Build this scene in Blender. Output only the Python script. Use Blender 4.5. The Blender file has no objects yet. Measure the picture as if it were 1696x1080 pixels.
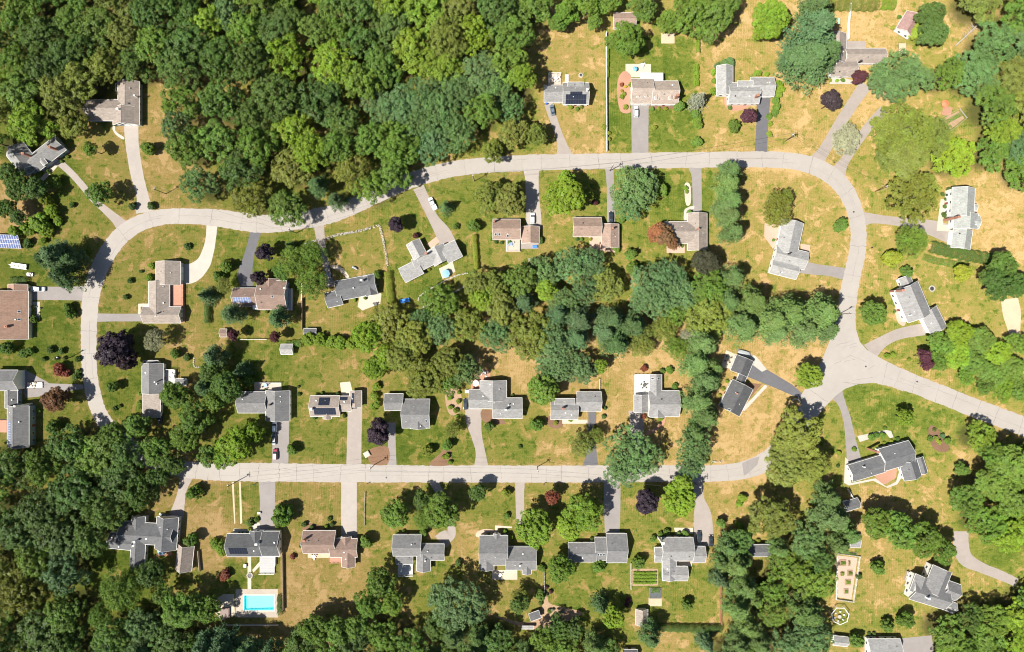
import bpy, math, random
import numpy as np
from mathutils import Vector, Matrix

# ------------------------------------------------------------------ camera, sky, sun, exposure
scene = bpy.context.scene
COL = scene.collection
CAM_H = 280.0            # drone height in metres
MPP = 0.25               # metres of ground per pixel of the photograph
cam_data = bpy.data.cameras.new('camera')
cam_data.sensor_width = 36.0
cam_data.lens = 36.0 * CAM_H / (1696 * MPP)
cam_data.clip_end = 6000.0
cam_data.clip_start = 1.0
cam = bpy.data.objects.new('camera', cam_data)
cam.location = (0, 0, CAM_H)
COL.objects.link(cam)
scene.camera = cam

SUN_ELEV, SUN_AZ = 58.0, 241.5          # azimuth clockwise from +Y
world = bpy.data.worlds.new('World')
scene.world = world
world.use_nodes = True
wn = world.node_tree
wn.nodes.clear()
sky = wn.nodes.new('ShaderNodeTexSky')
sky.sky_type = 'NISHITA'
sky.sun_disc = False
sky.sun_elevation = math.radians(SUN_ELEV)
sky.sun_rotation = math.radians(SUN_AZ)
bg = wn.nodes.new('ShaderNodeBackground')
bg.inputs['Strength'].default_value = 0.058
wo = wn.nodes.new('ShaderNodeOutputWorld')
wn.links.new(sky.outputs[0], bg.inputs[0])
wn.links.new(bg.outputs[0], wo.inputs[0])
sun_data = bpy.data.lights.new('sun', 'SUN')
sun_data.energy = 5.0
sun_data.angle = math.radians(0.5)
sun_data.color = (1.0, 0.95, 0.86)
sun = bpy.data.objects.new('sun', sun_data)
az, el = math.radians(SUN_AZ), math.radians(SUN_ELEV)
to_sun = Vector((math.sin(az) * math.cos(el), math.cos(az) * math.cos(el), math.sin(el)))
sun.rotation_euler = to_sun.to_track_quat('Z', 'Y').to_euler()
sun.location = to_sun * 400
COL.objects.link(sun)
vs = scene.view_settings
vs.view_transform = 'Standard'
vs.look = 'None'
vs.gamma = 1.0
vs.exposure = 0.93
vs.use_curve_mapping = False

scene.cycles.filter_width = 1.1
random.seed(7)
RNG = np.random.default_rng(7)

# ------------------------------------------------------------------ helpers
def P(px, py, h=0.0):
    """ground position of a point of height h that shows at photo pixel px,py"""
    k = MPP * (CAM_H - h) / CAM_H
    return ((px - 848) * k, (540 - py) * k)

def P0(px, py, z=0.0):
    x, y = P(px, py)
    return Vector((x, y, z))

def tag(o, label=None, cat=None, group=None, kind=None):
    if label: o['label'] = label
    if cat: o['category'] = cat
    if group: o['group'] = group
    if kind: o['kind'] = kind
    return o

def empty(name, loc=(0, 0, 0), rz=0.0, parent=None):
    o = bpy.data.objects.new(name, None)
    o.empty_display_size = 0.5
    o.location = loc
    o.rotation_euler = (0, 0, rz)
    if parent: o.parent = parent
    COL.objects.link(o)
    return o

def link(name, mesh, parent=None, loc=(0, 0, 0), rot=None, scale=None):
    o = bpy.data.objects.new(name, mesh)
    o.location = loc
    if rot is not None: o.rotation_euler = rot
    if scale is not None: o.scale = scale
    if parent: o.parent = parent
    COL.objects.link(o)
    return o

class MB:
    def __init__(s):
        s.v, s.f, s.m = [], [], []
    def face(s, pts, mi=0):
        n = len(s.v)
        s.v += [tuple(p) for p in pts]
        s.f.append(tuple(range(n, n + len(pts))))
        s.m.append(mi)
    def hull(s, pts, faces, mi=0):
        n = len(s.v)
        s.v += [tuple(p) for p in pts]
        for f in faces:
            s.f.append(tuple(n + i for i in f)); s.m.append(mi)
    def box(s, x0, y0, z0, x1, y1, z1, mi=0, M=None):
        pts = [Vector(p) for p in ((x0,y0,z0),(x1,y0,z0),(x1,y1,z0),(x0,y1,z0),(x0,y0,z1),(x1,y0,z1),(x1,y1,z1),(x0,y1,z1))]
        if M is not None: pts = [M @ p for p in pts]
        s.hull(pts, [(3,2,1,0),(4,5,6,7),(0,1,5,4),(1,2,6,5),(2,3,7,6),(3,0,4,7)], mi)
    def tube(s, a, b, ra, rb, n=8, mi=0, cap=True):
        a, b = Vector(a), Vector(b)
        d = (b - a).normalized()
        u = d.orthogonal().normalized(); w = d.cross(u)
        A = [a + (u*math.cos(2*math.pi*i/n) + w*math.sin(2*math.pi*i/n))*ra for i in range(n)]
        B = [b + (u*math.cos(2*math.pi*i/n) + w*math.sin(2*math.pi*i/n))*rb for i in range(n)]
        fs = [(i, (i+1) % n, n+(i+1) % n, n+i) for i in range(n)]
        if cap: fs += [tuple(range(n-1, -1, -1)), tuple(range(n, 2*n))]
        s.hull(A + B, fs, mi)
    def loft(s, rings, mi=0):
        n = len(rings[0]); k = len(s.v)
        for r in rings: s.v += [tuple(p) for p in r]
        for j in range(len(rings)-1):
            for i in range(n):
                s.f.append((k+j*n+i, k+j*n+(i+1) % n, k+(j+1)*n+(i+1) % n, k+(j+1)*n+i)); s.m.append(mi)
        s.f.append(tuple(k+i for i in range(n-1, -1, -1))); s.m.append(mi)
        s.f.append(tuple(k+(len(rings)-1)*n+i for i in range(n))); s.m.append(mi)
    def mesh(s, name, mats, smooth=False):
        me = bpy.data.meshes.new(name)
        me.from_pydata(s.v, [], s.f)
        if not isinstance(mats, (list, tuple)): mats = [mats]
        for m in mats: me.materials.append(m)
        if len(mats) > 1: me.polygons.foreach_set('material_index', s.m)
        if smooth: me.polygons.foreach_set('use_smooth', [True]*len(s.f))
        me.update()
        return me
    def build(s, name, mats, parent=None, loc=(0,0,0), smooth=False):
        return link(name, s.mesh(name, mats, smooth), parent, loc)

# ------------------------------------------------------------------ materials
MATS = {}
def nodes_mat(name):
    m = bpy.data.materials.new(name); m.use_nodes = True
    nt = m.node_tree; nt.nodes.clear()
    out = nt.nodes.new('ShaderNodeOutputMaterial')
    return m, nt, out

def nd(nt, typ, **kw):
    n = nt.nodes.new(typ)
    for k, v in kw.items():
        if k.startswith('i_'):
            key = k[2:]
            key = int(key) if key.isdigit() else key
            n.inputs[key].default_value = v
        else: setattr(n, k, v)
    return n

def world_coords(nt):
    return nt.nodes.new('ShaderNodeNewGeometry').outputs['Position']

def surf(col, rough=0.8, var=0.25, scale=1.2, fine=9.0, bump=0.0, spec=0.3, metal=0.0, key=None, streak=None, coarse=0.12):
    """painted / mineral surface: base colour with blotches at two scales"""
    k = key or ('s', tuple(round(c, 3) for c in col), rough, var, scale, fine, bump, metal, streak, coarse)
    if k in MATS: return MATS[k]
    m, nt, out = nodes_mat('surface')
    L = nt.links.new
    pos = world_coords(nt)
    mp = nd(nt, 'ShaderNodeMapping')
    if streak: mp.inputs['Scale'].default_value = streak
    L(pos, mp.inputs[0])
    n1 = nd(nt, 'ShaderNodeTexNoise', i_Scale=scale, i_Detail=5.0, i_Roughness=0.65); L(mp.outputs[0], n1.inputs['Vector'])
    n2 = nd(nt, 'ShaderNodeTexNoise', i_Scale=fine, i_Detail=3.0, i_Roughness=0.7); L(pos, n2.inputs['Vector'])
    n3 = nd(nt, 'ShaderNodeTexNoise', i_Scale=coarse, i_Detail=3.0); L(pos, n3.inputs['Vector'])
    a = nd(nt, 'ShaderNodeMath', operation='ADD'); L(n1.outputs[0], a.inputs[0]); L(n2.outputs[0], a.inputs[1])
    b = nd(nt, 'ShaderNodeMath', operation='ADD'); L(a.outputs[0], b.inputs[0]); L(n3.outputs[0], b.inputs[1])
    r = nd(nt, 'ShaderNodeMapRange', i_1=1.05, i_2=1.95, i_3=1.0-var, i_4=1.0+var); L(b.outputs[0], r.inputs[0])
    mul = nd(nt, 'ShaderNodeMixRGB', blend_type='MULTIPLY'); mul.inputs[0].default_value = 1.0
    mul.inputs[1].default_value = (*col, 1); L(r.outputs[0], mul.inputs[2])
    p = nd(nt, 'ShaderNodeBsdfPrincipled', i_Roughness=rough, i_Metallic=metal)
    p.inputs['Specular IOR Level'].default_value = spec
    L(mul.outputs[0], p.inputs['Base Color'])
    if bump:
        bm = nd(nt, 'ShaderNodeBump', i_Strength=bump, i_Distance=0.05); L(n2.outputs[0], bm.inputs['Height']); L(bm.outputs[0], p.inputs['Normal'])
    L(p.outputs[0], out.inputs[0])
    MATS[k] = m
    return m

def roof_mat(col):
    k = ('roof', tuple(col))
    if k in MATS: return MATS[k]
    m, nt, out = nodes_mat('asphalt_shingle')
    L = nt.links.new
    pos = world_coords(nt)
    br = nd(nt, 'ShaderNodeTexBrick', offset=0.5)
    br.inputs['Scale'].default_value = 1.0
    br.inputs['Brick Width'].default_value = 0.9; br.inputs['Row Height'].default_value = 0.30
    br.inputs['Mortar Size'].default_value = 0.025
    br.inputs['Color1'].default_value = (1.10, 1.10, 1.10, 1); br.inputs['Color2'].default_value = (.80, .80, .80, 1); br.inputs['Mortar'].default_value = (.55, .55, .55, 1)
    L(pos, br.inputs['Vector'])
    n1 = nd(nt, 'ShaderNodeTexNoise', i_Scale=0.5, i_Detail=6.0, i_Roughness=0.7); L(pos, n1.inputs['Vector'])
    n2 = nd(nt, 'ShaderNodeTexNoise', i_Scale=6.0, i_Detail=3.0, i_Roughness=0.75); L(pos, n2.inputs['Vector'])
    a = nd(nt, 'ShaderNodeMath', operation='ADD'); L(n1.outputs[0], a.inputs[0]); L(n2.outputs[0], a.inputs[1])
    r = nd(nt, 'ShaderNodeMapRange', i_1=.65, i_2=1.35, i_3=.72, i_4=1.28); L(a.outputs[0], r.inputs[0])
    m1 = nd(nt, 'ShaderNodeMixRGB', blend_type='MULTIPLY'); m1.inputs[0].default_value = .8
    m1.inputs[1].default_value = (*col, 1); L(br.outputs[0], m1.inputs[2])
    m2 = nd(nt, 'ShaderNodeMixRGB', blend_type='MULTIPLY'); m2.inputs[0].default_value = 1
    L(m1.outputs[0], m2.inputs[1]); L(r.outputs[0], m2.inputs[2])
    p = nd(nt, 'ShaderNodeBsdfPrincipled', i_Roughness=.85); p.inputs['Specular IOR Level'].default_value = .25
    L(m2.outputs[0], p.inputs['Base Color'])
    bm = nd(nt, 'ShaderNodeBump', i_Strength=.4, i_Distance=.03); L(br.outputs['Fac'], bm.inputs['Height']); bm.invert = True
    L(bm.outputs[0], p.inputs['Normal'])
    L(p.outputs[0], out.inputs[0])
    MATS[k] = m
    return m

def siding_mat(col):
    k = ('siding', tuple(col))
    if k in MATS: return MATS[k]
    m, nt, out = nodes_mat('clapboard')
    L = nt.links.new
    pos = world_coords(nt)
    sx = nd(nt, 'ShaderNodeSeparateXYZ'); L(pos, sx.inputs[0])
    f = nd(nt, 'ShaderNodeMath', operation='MULTIPLY', i_1=1/0.15); L(sx.outputs[2], f.inputs[0])
    fr = nd(nt, 'ShaderNodeMath', operation='FRACT'); L(f.outputs[0], fr.inputs[0])
    n1 = nd(nt, 'ShaderNodeTexNoise', i_Scale=1.1, i_Detail=4.0); L(pos, n1.inputs['Vector'])
    r = nd(nt, 'ShaderNodeMapRange', i_1=.3, i_2=.7, i_3=.88, i_4=1.08); L(n1.outputs[0], r.inputs[0])
    m2 = nd(nt, 'ShaderNodeMixRGB', blend_type='MULTIPLY'); m2.inputs[0].default_value = 1
    m2.inputs[1].default_value = (*col, 1); L(r.outputs[0], m2.inputs[2])
    p = nd(nt, 'ShaderNodeBsdfPrincipled', i_Roughness=.6)
    L(m2.outputs[0], p.inputs['Base Color'])
    bm = nd(nt, 'ShaderNodeBump', i_Strength=.6, i_Distance=.02); L(fr.outputs[0], bm.inputs['Height']); L(bm.outputs[0], p.inputs['Normal'])
    L(p.outputs[0], out.inputs[0])
    MATS[k] = m
    return m

def glossy(col, rough=.1, key=None, metal=0.0, coat=0.0):
    k = key or ('g', tuple(col), rough, metal, coat)
    if k in MATS: return MATS[k]
    m, nt, out = nodes_mat('glossy')
    p = nd(nt, 'ShaderNodeBsdfPrincipled', i_Roughness=rough, i_Metallic=metal)
    n1 = nd(nt, 'ShaderNodeTexNoise', i_Scale=.9, i_Detail=3.0); nt.links.new(world_coords(nt), n1.inputs['Vector'])
    r = nd(nt, 'ShaderNodeMapRange', i_1=.3, i_2=.7, i_3=.9, i_4=1.1); nt.links.new(n1.outputs[0], r.inputs[0])
    m2 = nd(nt, 'ShaderNodeMixRGB', blend_type='MULTIPLY'); m2.inputs[0].default_value = 1
    m2.inputs[1].default_value = (*col, 1); nt.links.new(r.outputs[0], m2.inputs[2])
    nt.links.new(m2.outputs[0], p.inputs['Base Color'])
    p.inputs['Coat Weight'].default_value = coat
    nt.links.new(p.outputs[0], out.inputs[0])
    MATS[k] = m
    return m

def leaf_mat():
    if 'leaf' in MATS: return MATS['leaf']
    m, nt, out = nodes_mat('foliage')
    L = nt.links.new
    oi = nd(nt, 'ShaderNodeObjectInfo')
    at = nd(nt, 'ShaderNodeAttribute', attribute_name='lv')
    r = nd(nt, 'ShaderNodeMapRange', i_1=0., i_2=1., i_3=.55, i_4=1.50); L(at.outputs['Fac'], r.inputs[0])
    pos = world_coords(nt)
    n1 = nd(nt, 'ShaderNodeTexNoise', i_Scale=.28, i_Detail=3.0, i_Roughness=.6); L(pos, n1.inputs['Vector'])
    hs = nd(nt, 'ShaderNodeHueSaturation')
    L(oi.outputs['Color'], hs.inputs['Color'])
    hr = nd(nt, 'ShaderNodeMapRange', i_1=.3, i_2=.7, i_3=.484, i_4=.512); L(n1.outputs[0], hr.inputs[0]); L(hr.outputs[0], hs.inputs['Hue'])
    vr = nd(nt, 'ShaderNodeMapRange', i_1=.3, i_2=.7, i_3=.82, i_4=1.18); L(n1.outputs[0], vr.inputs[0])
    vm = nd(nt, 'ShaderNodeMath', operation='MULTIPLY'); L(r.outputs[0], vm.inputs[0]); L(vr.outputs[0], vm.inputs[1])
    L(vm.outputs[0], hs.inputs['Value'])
    d = nd(nt, 'ShaderNodeBsdfDiffuse', i_Roughness=1.0); L(hs.outputs[0], d.inputs[0])
    t = nd(nt, 'ShaderNodeBsdfTranslucent'); L(hs.outputs[0], t.inputs[0])
    mx = nd(nt, 'ShaderNodeMixShader', i_0=.16); L(d.outputs[0], mx.inputs[1]); L(t.outputs[0], mx.inputs[2])
    g = nd(nt, 'ShaderNodeBsdfGlossy', i_Roughness=.5); g.inputs[0].default_value = (1, 1, 1, 1)
    m2 = nd(nt, 'ShaderNodeMixShader', i_0=.012); L(mx.outputs[0], m2.inputs[1]); L(g.outputs[0], m2.inputs[2])
    L(m2.outputs[0], out.inputs[0])
    MATS['leaf'] = m
    return m

def grass_mat():
    m, nt, out = nodes_mat('lawn')
    L = nt.links.new
    pos = world_coords(nt)
    at = nd(nt, 'ShaderNodeAttribute', attribute_name='dry')
    so = nd(nt, 'ShaderNodeAttribute', attribute_name='soil')
    n1 = nd(nt, 'ShaderNodeTexNoise', i_Scale=.10, i_Detail=6.0, i_Roughness=.62); L(pos, n1.inputs['Vector'])
    n2 = nd(nt, 'ShaderNodeTexNoise', i_Scale=.7, i_Detail=6.0, i_Roughness=.75); L(pos, n2.inputs['Vector'])
    n3 = nd(nt, 'ShaderNodeTexNoise', i_Scale=5.0, i_Detail=4.0, i_Roughness=.8); L(pos, n3.inputs['Vector'])
    # mower lines, broken up by noise
    mp = nd(nt, 'ShaderNodeMapping'); mp.inputs['Rotation'].default_value = (0, 0, .05); L(pos, mp.inputs[0])
    wv = nd(nt, 'ShaderNodeTexWave', i_Scale=.33, i_Distortion=6.0, i_Detail=3.0); wv.inputs['Detail Scale'].default_value = .3; L(mp.outputs[0], wv.inputs['Vector'])
    nm = nd(nt, 'ShaderNodeTexNoise', i_Scale=.035, i_Detail=2.0); L(pos, nm.inputs['Vector'])
    mk = nd(nt, 'ShaderNodeMapRange', i_1=.47, i_2=.62, i_3=0., i_4=.13); L(nm.outputs[0], mk.inputs[0])
    wc = nd(nt, 'ShaderNodeMath', operation='SUBTRACT', i_1=.5); L(wv.outputs['Fac'], wc.inputs[0])
    wm = nd(nt, 'ShaderNodeMath', operation='MULTIPLY'); L(wc.outputs[0], wm.inputs[0]); L(mk.outputs[0], wm.inputs[1])
    ms = nd(nt, 'ShaderNodeMapping'); ms.inputs['Scale'].default_value = (.3, 2.2, 1); ms.inputs['Rotation'].default_value = (0, 0, .5); L(pos, ms.inputs[0])
    n4 = nd(nt, 'ShaderNodeTexNoise', i_Scale=.55, i_Detail=4.0, i_Roughness=.7); L(ms.outputs[0], n4.inputs['Vector'])
    n5 = nd(nt, 'ShaderNodeTexNoise', i_Scale=2.2, i_Detail=4.0, i_Roughness=.7); L(pos, n5.inputs['Vector'])
    def cen(n, amp):
        s = nd(nt, 'ShaderNodeMath', operation='SUBTRACT', i_1=.5); L(n.outputs[0], s.inputs[0])
        q = nd(nt, 'ShaderNodeMath', operation='MULTIPLY', i_1=amp); L(s.outputs[0], q.inputs[0]); return q
    n6 = nd(nt, 'ShaderNodeTexNoise', i_Scale=.17, i_Detail=9.0, i_Roughness=.68, i_Distortion=.6); L(pos, n6.inputs['Vector'])
    n7 = nd(nt, 'ShaderNodeTexNoise', i_Scale=.33, i_Detail=8.0, i_Roughness=.7); 
    off = nd(nt, 'ShaderNodeMapping'); off.inputs['Location'].default_value = (71, 13, 0); L(pos, off.inputs[0]); L(off.outputs[0], n7.inputs['Vector'])
    q6 = nd(nt, 'ShaderNodeMapRange', i_1=.54, i_2=.60, i_3=0., i_4=.36); L(n6.outputs[0], q6.inputs[0])
    q7 = nd(nt, 'ShaderNodeMapRange', i_1=.54, i_2=.60, i_3=0., i_4=-.34); L(n7.outputs[0], q7.inputs[0])
    acc = at.outputs['Fac']
    for q in (cen(n1, .8), cen(n2, .85), cen(n3, .6), cen(n4, .5), cen(n5, .6), wm, q6, q7):
        s = nd(nt, 'ShaderNodeMath', operation='ADD'); L(acc, s.inputs[0]); L(q.outputs[0], s.inputs[1]); acc = s.outputs[0]
    cr = nd(nt, 'ShaderNodeValToRGB'); L(acc, cr.inputs[0])
    e = cr.color_ramp.elements
    e[0].position = 0.0; e[0].color = GRASS[0]
    e[1].position = 1.0; e[1].color = GRASS[-1]
    for q, c in zip((.28, .5, .75), GRASS[1:4]):
        x = e.new(q); x.color = c
    # fine tonal mottling of the turf
    r = nd(nt, 'ShaderNodeMapRange', i_1=.25, i_2=.75, i_3=.62, i_4=1.38); L(n3.outputs[0], r.inputs[0])
    mu = nd(nt, 'ShaderNodeMixRGB', blend_type='MULTIPLY'); mu.inputs[0].default_value = 1; L(cr.outputs[0], mu.inputs[1]); L(r.outputs[0], mu.inputs[2])
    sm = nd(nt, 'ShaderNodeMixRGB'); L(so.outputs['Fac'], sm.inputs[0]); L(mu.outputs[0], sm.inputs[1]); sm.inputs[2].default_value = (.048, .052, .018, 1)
    d = nd(nt, 'ShaderNodeBsdfDiffuse', i_Roughness=1.0); L(sm.outputs[0], d.inputs[0])
    bm = nd(nt, 'ShaderNodeBump', i_Strength=.7, i_Distance=.12); L(n3.outputs[0], bm.inputs['Height']); L(bm.outputs[0], d.inputs['Normal'])
    L(d.outputs[0], out.inputs[0])
    return m

GRASS = [(.062, .098, .014, 1), (.124, .148, .026, 1), (.196, .176, .044, 1), (.280, .198, .072, 1), (.375, .262, .120, 1)]

def water_mat():
    m, nt, out = nodes_mat('pool_water')
    L = nt.links.new
    tr = nd(nt, 'ShaderNodeBsdfTransparent'); tr.inputs[0].default_value = (.50, .94, .97, 1)
    gl = nd(nt, 'ShaderNodeBsdfGlossy', i_Roughness=.03)
    fr = nd(nt, 'ShaderNodeFresnel', i_IOR=1.33)
    n = nd(nt, 'ShaderNodeTexNoise', i_Scale=1.6, i_Detail=3.0); L(world_coords(nt), n.inputs['Vector'])
    bm = nd(nt, 'ShaderNodeBump', i_Strength=.15, i_Distance=.05); L(n.outputs[0], bm.inputs['Height']); L(bm.outputs[0], gl.inputs['Normal'])
    mx = nd(nt, 'ShaderNodeMixShader'); L(fr.outputs[0], mx.inputs[0]); L(tr.outputs[0], mx.inputs[1]); L(gl.outputs[0], mx.inputs[2])
    L(mx.outputs[0], out.inputs[0])
    return m

WHITE = surf((.78, .77, .74), .55, .06)
TRIM = surf((.72, .71, .68), .5, .06)
GLASS = glossy((.03, .045, .06), .06)
BARK = surf((.10, .075, .055), .9, .3, 2.0, 12.0)
WOOD = surf((.26, .20, .15), .8, .22, 1.5, 10.0)
WOODR = surf((.30, .135, .085), .75, .2, 1.5, 10.0)
GREYW = surf((.33, .30, .27), .8, .2, 1.5, 10.0)
BRICK = surf((.33, .16, .11), .85, .25, 3.0, 12.0)
METAL = surf((.38, .38, .39), .4, .1, metal=.8)
DARKM = surf((.04, .04, .045), .5, .1)
STONE = surf((.40, .37, .32), .9, .25, 2.5, 10.0)
ROADM = surf((.298, .272, .246), .88, .09, .4, 6.0, .25, .25, coarse=.09)
CRACKM = surf((.165, .152, .142), .9, .2)
DRIVE = {'light': surf((.305, .272, .243), .85, .12, .5, 12.0, .2, .25),
         'conc': surf((.37, .345, .30), .85, .12, .5, 12.0, .2, .25),
         'mid': surf((.215, .195, .185), .88, .14, .5, 12.0, .2, .25),
         'tan': surf((.265, .23, .205), .88, .14, .5, 12.0, .2, .25),
         'dark': surf((.105, .103, .112), .85, .16, .5, 12.0, .2, .25),
         'brick': surf((.34, .185, .125), .85, .18, 2.0, 9.0, .2, .25),
         'pink': surf((.42, .29, .22), .85, .18, 2.0, 9.0, .2, .25),
         'stone': surf((.44, .37, .29), .85, .18, 1.4, 9.0, .2, .25),
         'mulch': surf((.17, .10, .062), .95, .3, 2.0, 9.0, .4, .1),
         'sand': surf((.46, .35, .24), .95, .2, 1.5, 9.0, .3, .1),
         'soil': surf((.30, .205, .13), .95, .28, 1.0, 8.0, .4, .1),
         'deck': surf((.40, .33, .27), .8, .16, 1.0, 9.0),
         'reddeck': surf((.37, .19, .13), .8, .18, 1.0, 9.0),
         'greydeck': surf((.38, .37, .36), .8, .12, 1.0, 9.0)}

# ------------------------------------------------------------------ flat strips and patches
def smooth_line(pts, n=6):
    """Catmull-Rom through (x, y, width) control points"""
    pts = [np.array(p, float) for p in pts]
    if len(pts) < 3:
        return [pts[0]*(1-t) + pts[1]*t for t in np.linspace(0, 1, n+1)]
    ext = [2*pts[0]-pts[1]] + pts + [2*pts[-1]-pts[-2]]
    out = []
    for i in range(1, len(ext)-2):
        a, b, c, d = ext[i-1:i+3]
        for t in np.arange(0, 1, 1.0/n):
            out.append(.5*((2*b) + (-a+c)*t + (2*a-5*b+4*c-d)*t*t + (-a+3*b-3*c+d)*t**3))
    out.append(pts[-1])
    return out

def strip(name, pts, z, mat, jitter=.06, seg=6, kind='structure', thick=0.0):
    L = smooth_line(pts, seg)
    W = [(P0(p[0], p[1]), p[2]*MPP/2) for p in L]
    left, right = [], []
    for i, (c, w) in enumerate(W):
        a = W[max(0, i-1)][0]; b = W[min(len(W)-1, i+1)][0]
        d = (b-a).normalized(); nrm = Vector((-d.y, d.x, 0))
        left.append(c + nrm*(w + random.uniform(-jitter, jitter)) + Vector((0, 0, z)))
        right.append(c - nrm*(w + random.uniform(-jitter, jitter)) + Vector((0, 0, z)))
    mb = MB()
    n = len(left)
    if thick:
        lo = Vector((0, 0, thick))
        for i in range(n-1):
            mb.face([left[i]-lo, left[i], left[i+1], left[i+1]-lo])
            mb.face([right[i], right[i]-lo, right[i+1]-lo, right[i+1]])
    mb.hull(left + right, [(i, n+i, n+i+1, i+1) for i in range(n-1)])
    o = mb.build(name, mat)
    if kind: o['kind'] = kind
    return o, W

def patch(name, pts, z, mat, kind='structure', wob=0.0, smooth=False):
    """flat polygon of photo pixels"""
    if smooth:
        q = [np.array(p, float) for p in pts]; n = len(q); out = []
        for i in range(n):
            a, b, c, d = q[i-1], q[i], q[(i+1) % n], q[(i+2) % n]
            for t in np.arange(0, 1, .2):
                out.append(.5*((2*b) + (-a+c)*t + (2*a-5*b+4*c-d)*t*t + (-a+3*b-3*c+d)*t**3))
        pts = out
    mb = MB()
    w = [P0(p[0]+random.uniform(-wob, wob), p[1]+random.uniform(-wob, wob), z) for p in pts]
    ar = sum(w[i-1].x*w[i].y - w[i].x*w[i-1].y for i in range(len(w)))
    if ar < 0: w.reverse()
    mb.face(w)
    lo = [v - Vector((0, 0, z+.05)) for v in w]
    n = len(w)
    for i in range(n):
        mb.face([w[i], lo[i], lo[(i+1) % n], w[(i+1) % n]])
    o = mb.build(name, mat)
    if kind: o['kind'] = kind
    return o

def rect(x0, y0, x1, y1): return [(x0, y0), (x1, y0), (x1, y1), (x0, y1)]

# ------------------------------------------------------------------ woods (outlines of the crowns as seen)
WOODS = [
 ('wood left of the brown T-shaped house', [(-25,-25),(262,-25),(262,118),(205,128),(150,158),(140,188),(105,192),(62,178),(45,212),(-25,240)],
   [('D','mid',5),('D','olive',2),('D','dark',4),('D','bright',1)], (29,41), (15,19)),
 ('big wood above the road', [(262,-25),(905,-25),(905,30),(885,55),(888,100),(893,140),(893,190),(898,222),(868,238),(820,256),(760,258),(700,278),(650,292),(605,318),(560,340),(515,328),(470,352),(430,356),(390,342),(360,318),(300,318),(288,290),(285,220),(283,140),(270,100)],
   [('D','mid',6),('D','bright',3),('D','olive',2),('D','dark',3),('D','blue',1)], (30,45), (15,21)),
 ('trees along the upper right edge', [(1610,-25),(1715,-25),(1715,180),(1640,178),(1575,150),(1560,118),(1600,95),(1625,70),(1615,35)],
   [('D','olive',3),('D','mid',3),('D','blue',1)], (32,44), (12,16)),
 ('trees right of the red umbrella', [(1595,215),(1640,195),(1715,185),(1715,285),(1660,288),(1585,285),(1568,262)],
   [('D','bright',3),('D','mid',3),('D','blue',2)], (29,39), (10,14)),
 ('wood in the lower left corner', [(-25,745),(95,738),(160,722),(225,730),(265,765),(275,800),(258,838),(200,858),(178,885),(130,905),(115,950),(130,1000),(110,1105),(-25,1105)],
   [('D','mid',5),('D','dark',5),('D','olive',1),('D','blue',2)], (33,49), (15,20)),
 ('trees along the bottom left edge', [(125,1105),(150,1050),(230,1035),(290,1035),(345,1062),(470,1066),(500,1035),(590,1030),(640,1020),(690,1050),(690,1105)],
   [('D','mid',4),('D','dark',3),('D','blue',2),('C','pine',2)], (28,39), (12,16)),
 ('trees along the bottom edge', [(700,1040),(800,1040),(830,1060),(870,1035),(920,1040),(1000,1050),(1060,1075),(1060,1105),(700,1105)],
   [('D','dark',3),('D','mid',3),('C','pine',2)], (23,32), (9,13)),
 ('belt of trees between the two roads', [(600,560),(620,525),(665,512),(705,505),(745,495),(785,465),(812,450),(860,450),(890,455),(905,420),(945,400),(985,415),(1002,450),(1030,500),(1045,470),(1065,445),(1100,430),(1140,455),(1195,455),(1225,480),(1235,520),(1200,560),(1160,555),(1105,560),(1060,555),(1040,590),(985,600),(945,640),(910,640),(880,610),(885,575),(850,555),(815,560),(785,590),(770,630),(700,645),(650,635),(625,610)],
   [('D','mid',4),('D','blue',4),('D','dark',3),('D','olive',3)], (29,44), (12,17)),
 ('trees in the lower right of the photo', [(1280,940),(1322,895),(1352,890),(1380,930),(1388,990),(1365,1010),(1372,1040),(1330,1080),(1285,1105),(1250,1105),(1262,1050),(1275,1010)],
   [('D','mid',3),('D','blue',2),('D','dark',2),('C','pine',1)], (29,41), (12,16)),
 ('trees in the bottom right corner', [(1540,1060),(1562,1025),(1600,1030),(1630,1000),(1665,1000),(1715,985),(1715,1105),(1545,1105)],
   [('D','mid',4),('D','bright',3),('D','dark',2)], (27,37), (10,13)),
 ('trees along the right edge', [(1625,722),(1670,728),(1715,745),(1715,905),(1655,885),(1600,870),(1575,830),(1620,800)],
   [('D','mid',4),('D','blue',2),('D','bright',2)], (33,46), (10,14)),
 ('pines beside the red-brown fence', [(1205,915),(1250,935),(1258,975),(1238,1000),(1262,1040),(1255,1105),(1200,1105)],
   [('C','pine',4),('C','spruce',1)], (26,35), (12,15)),
]

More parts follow.
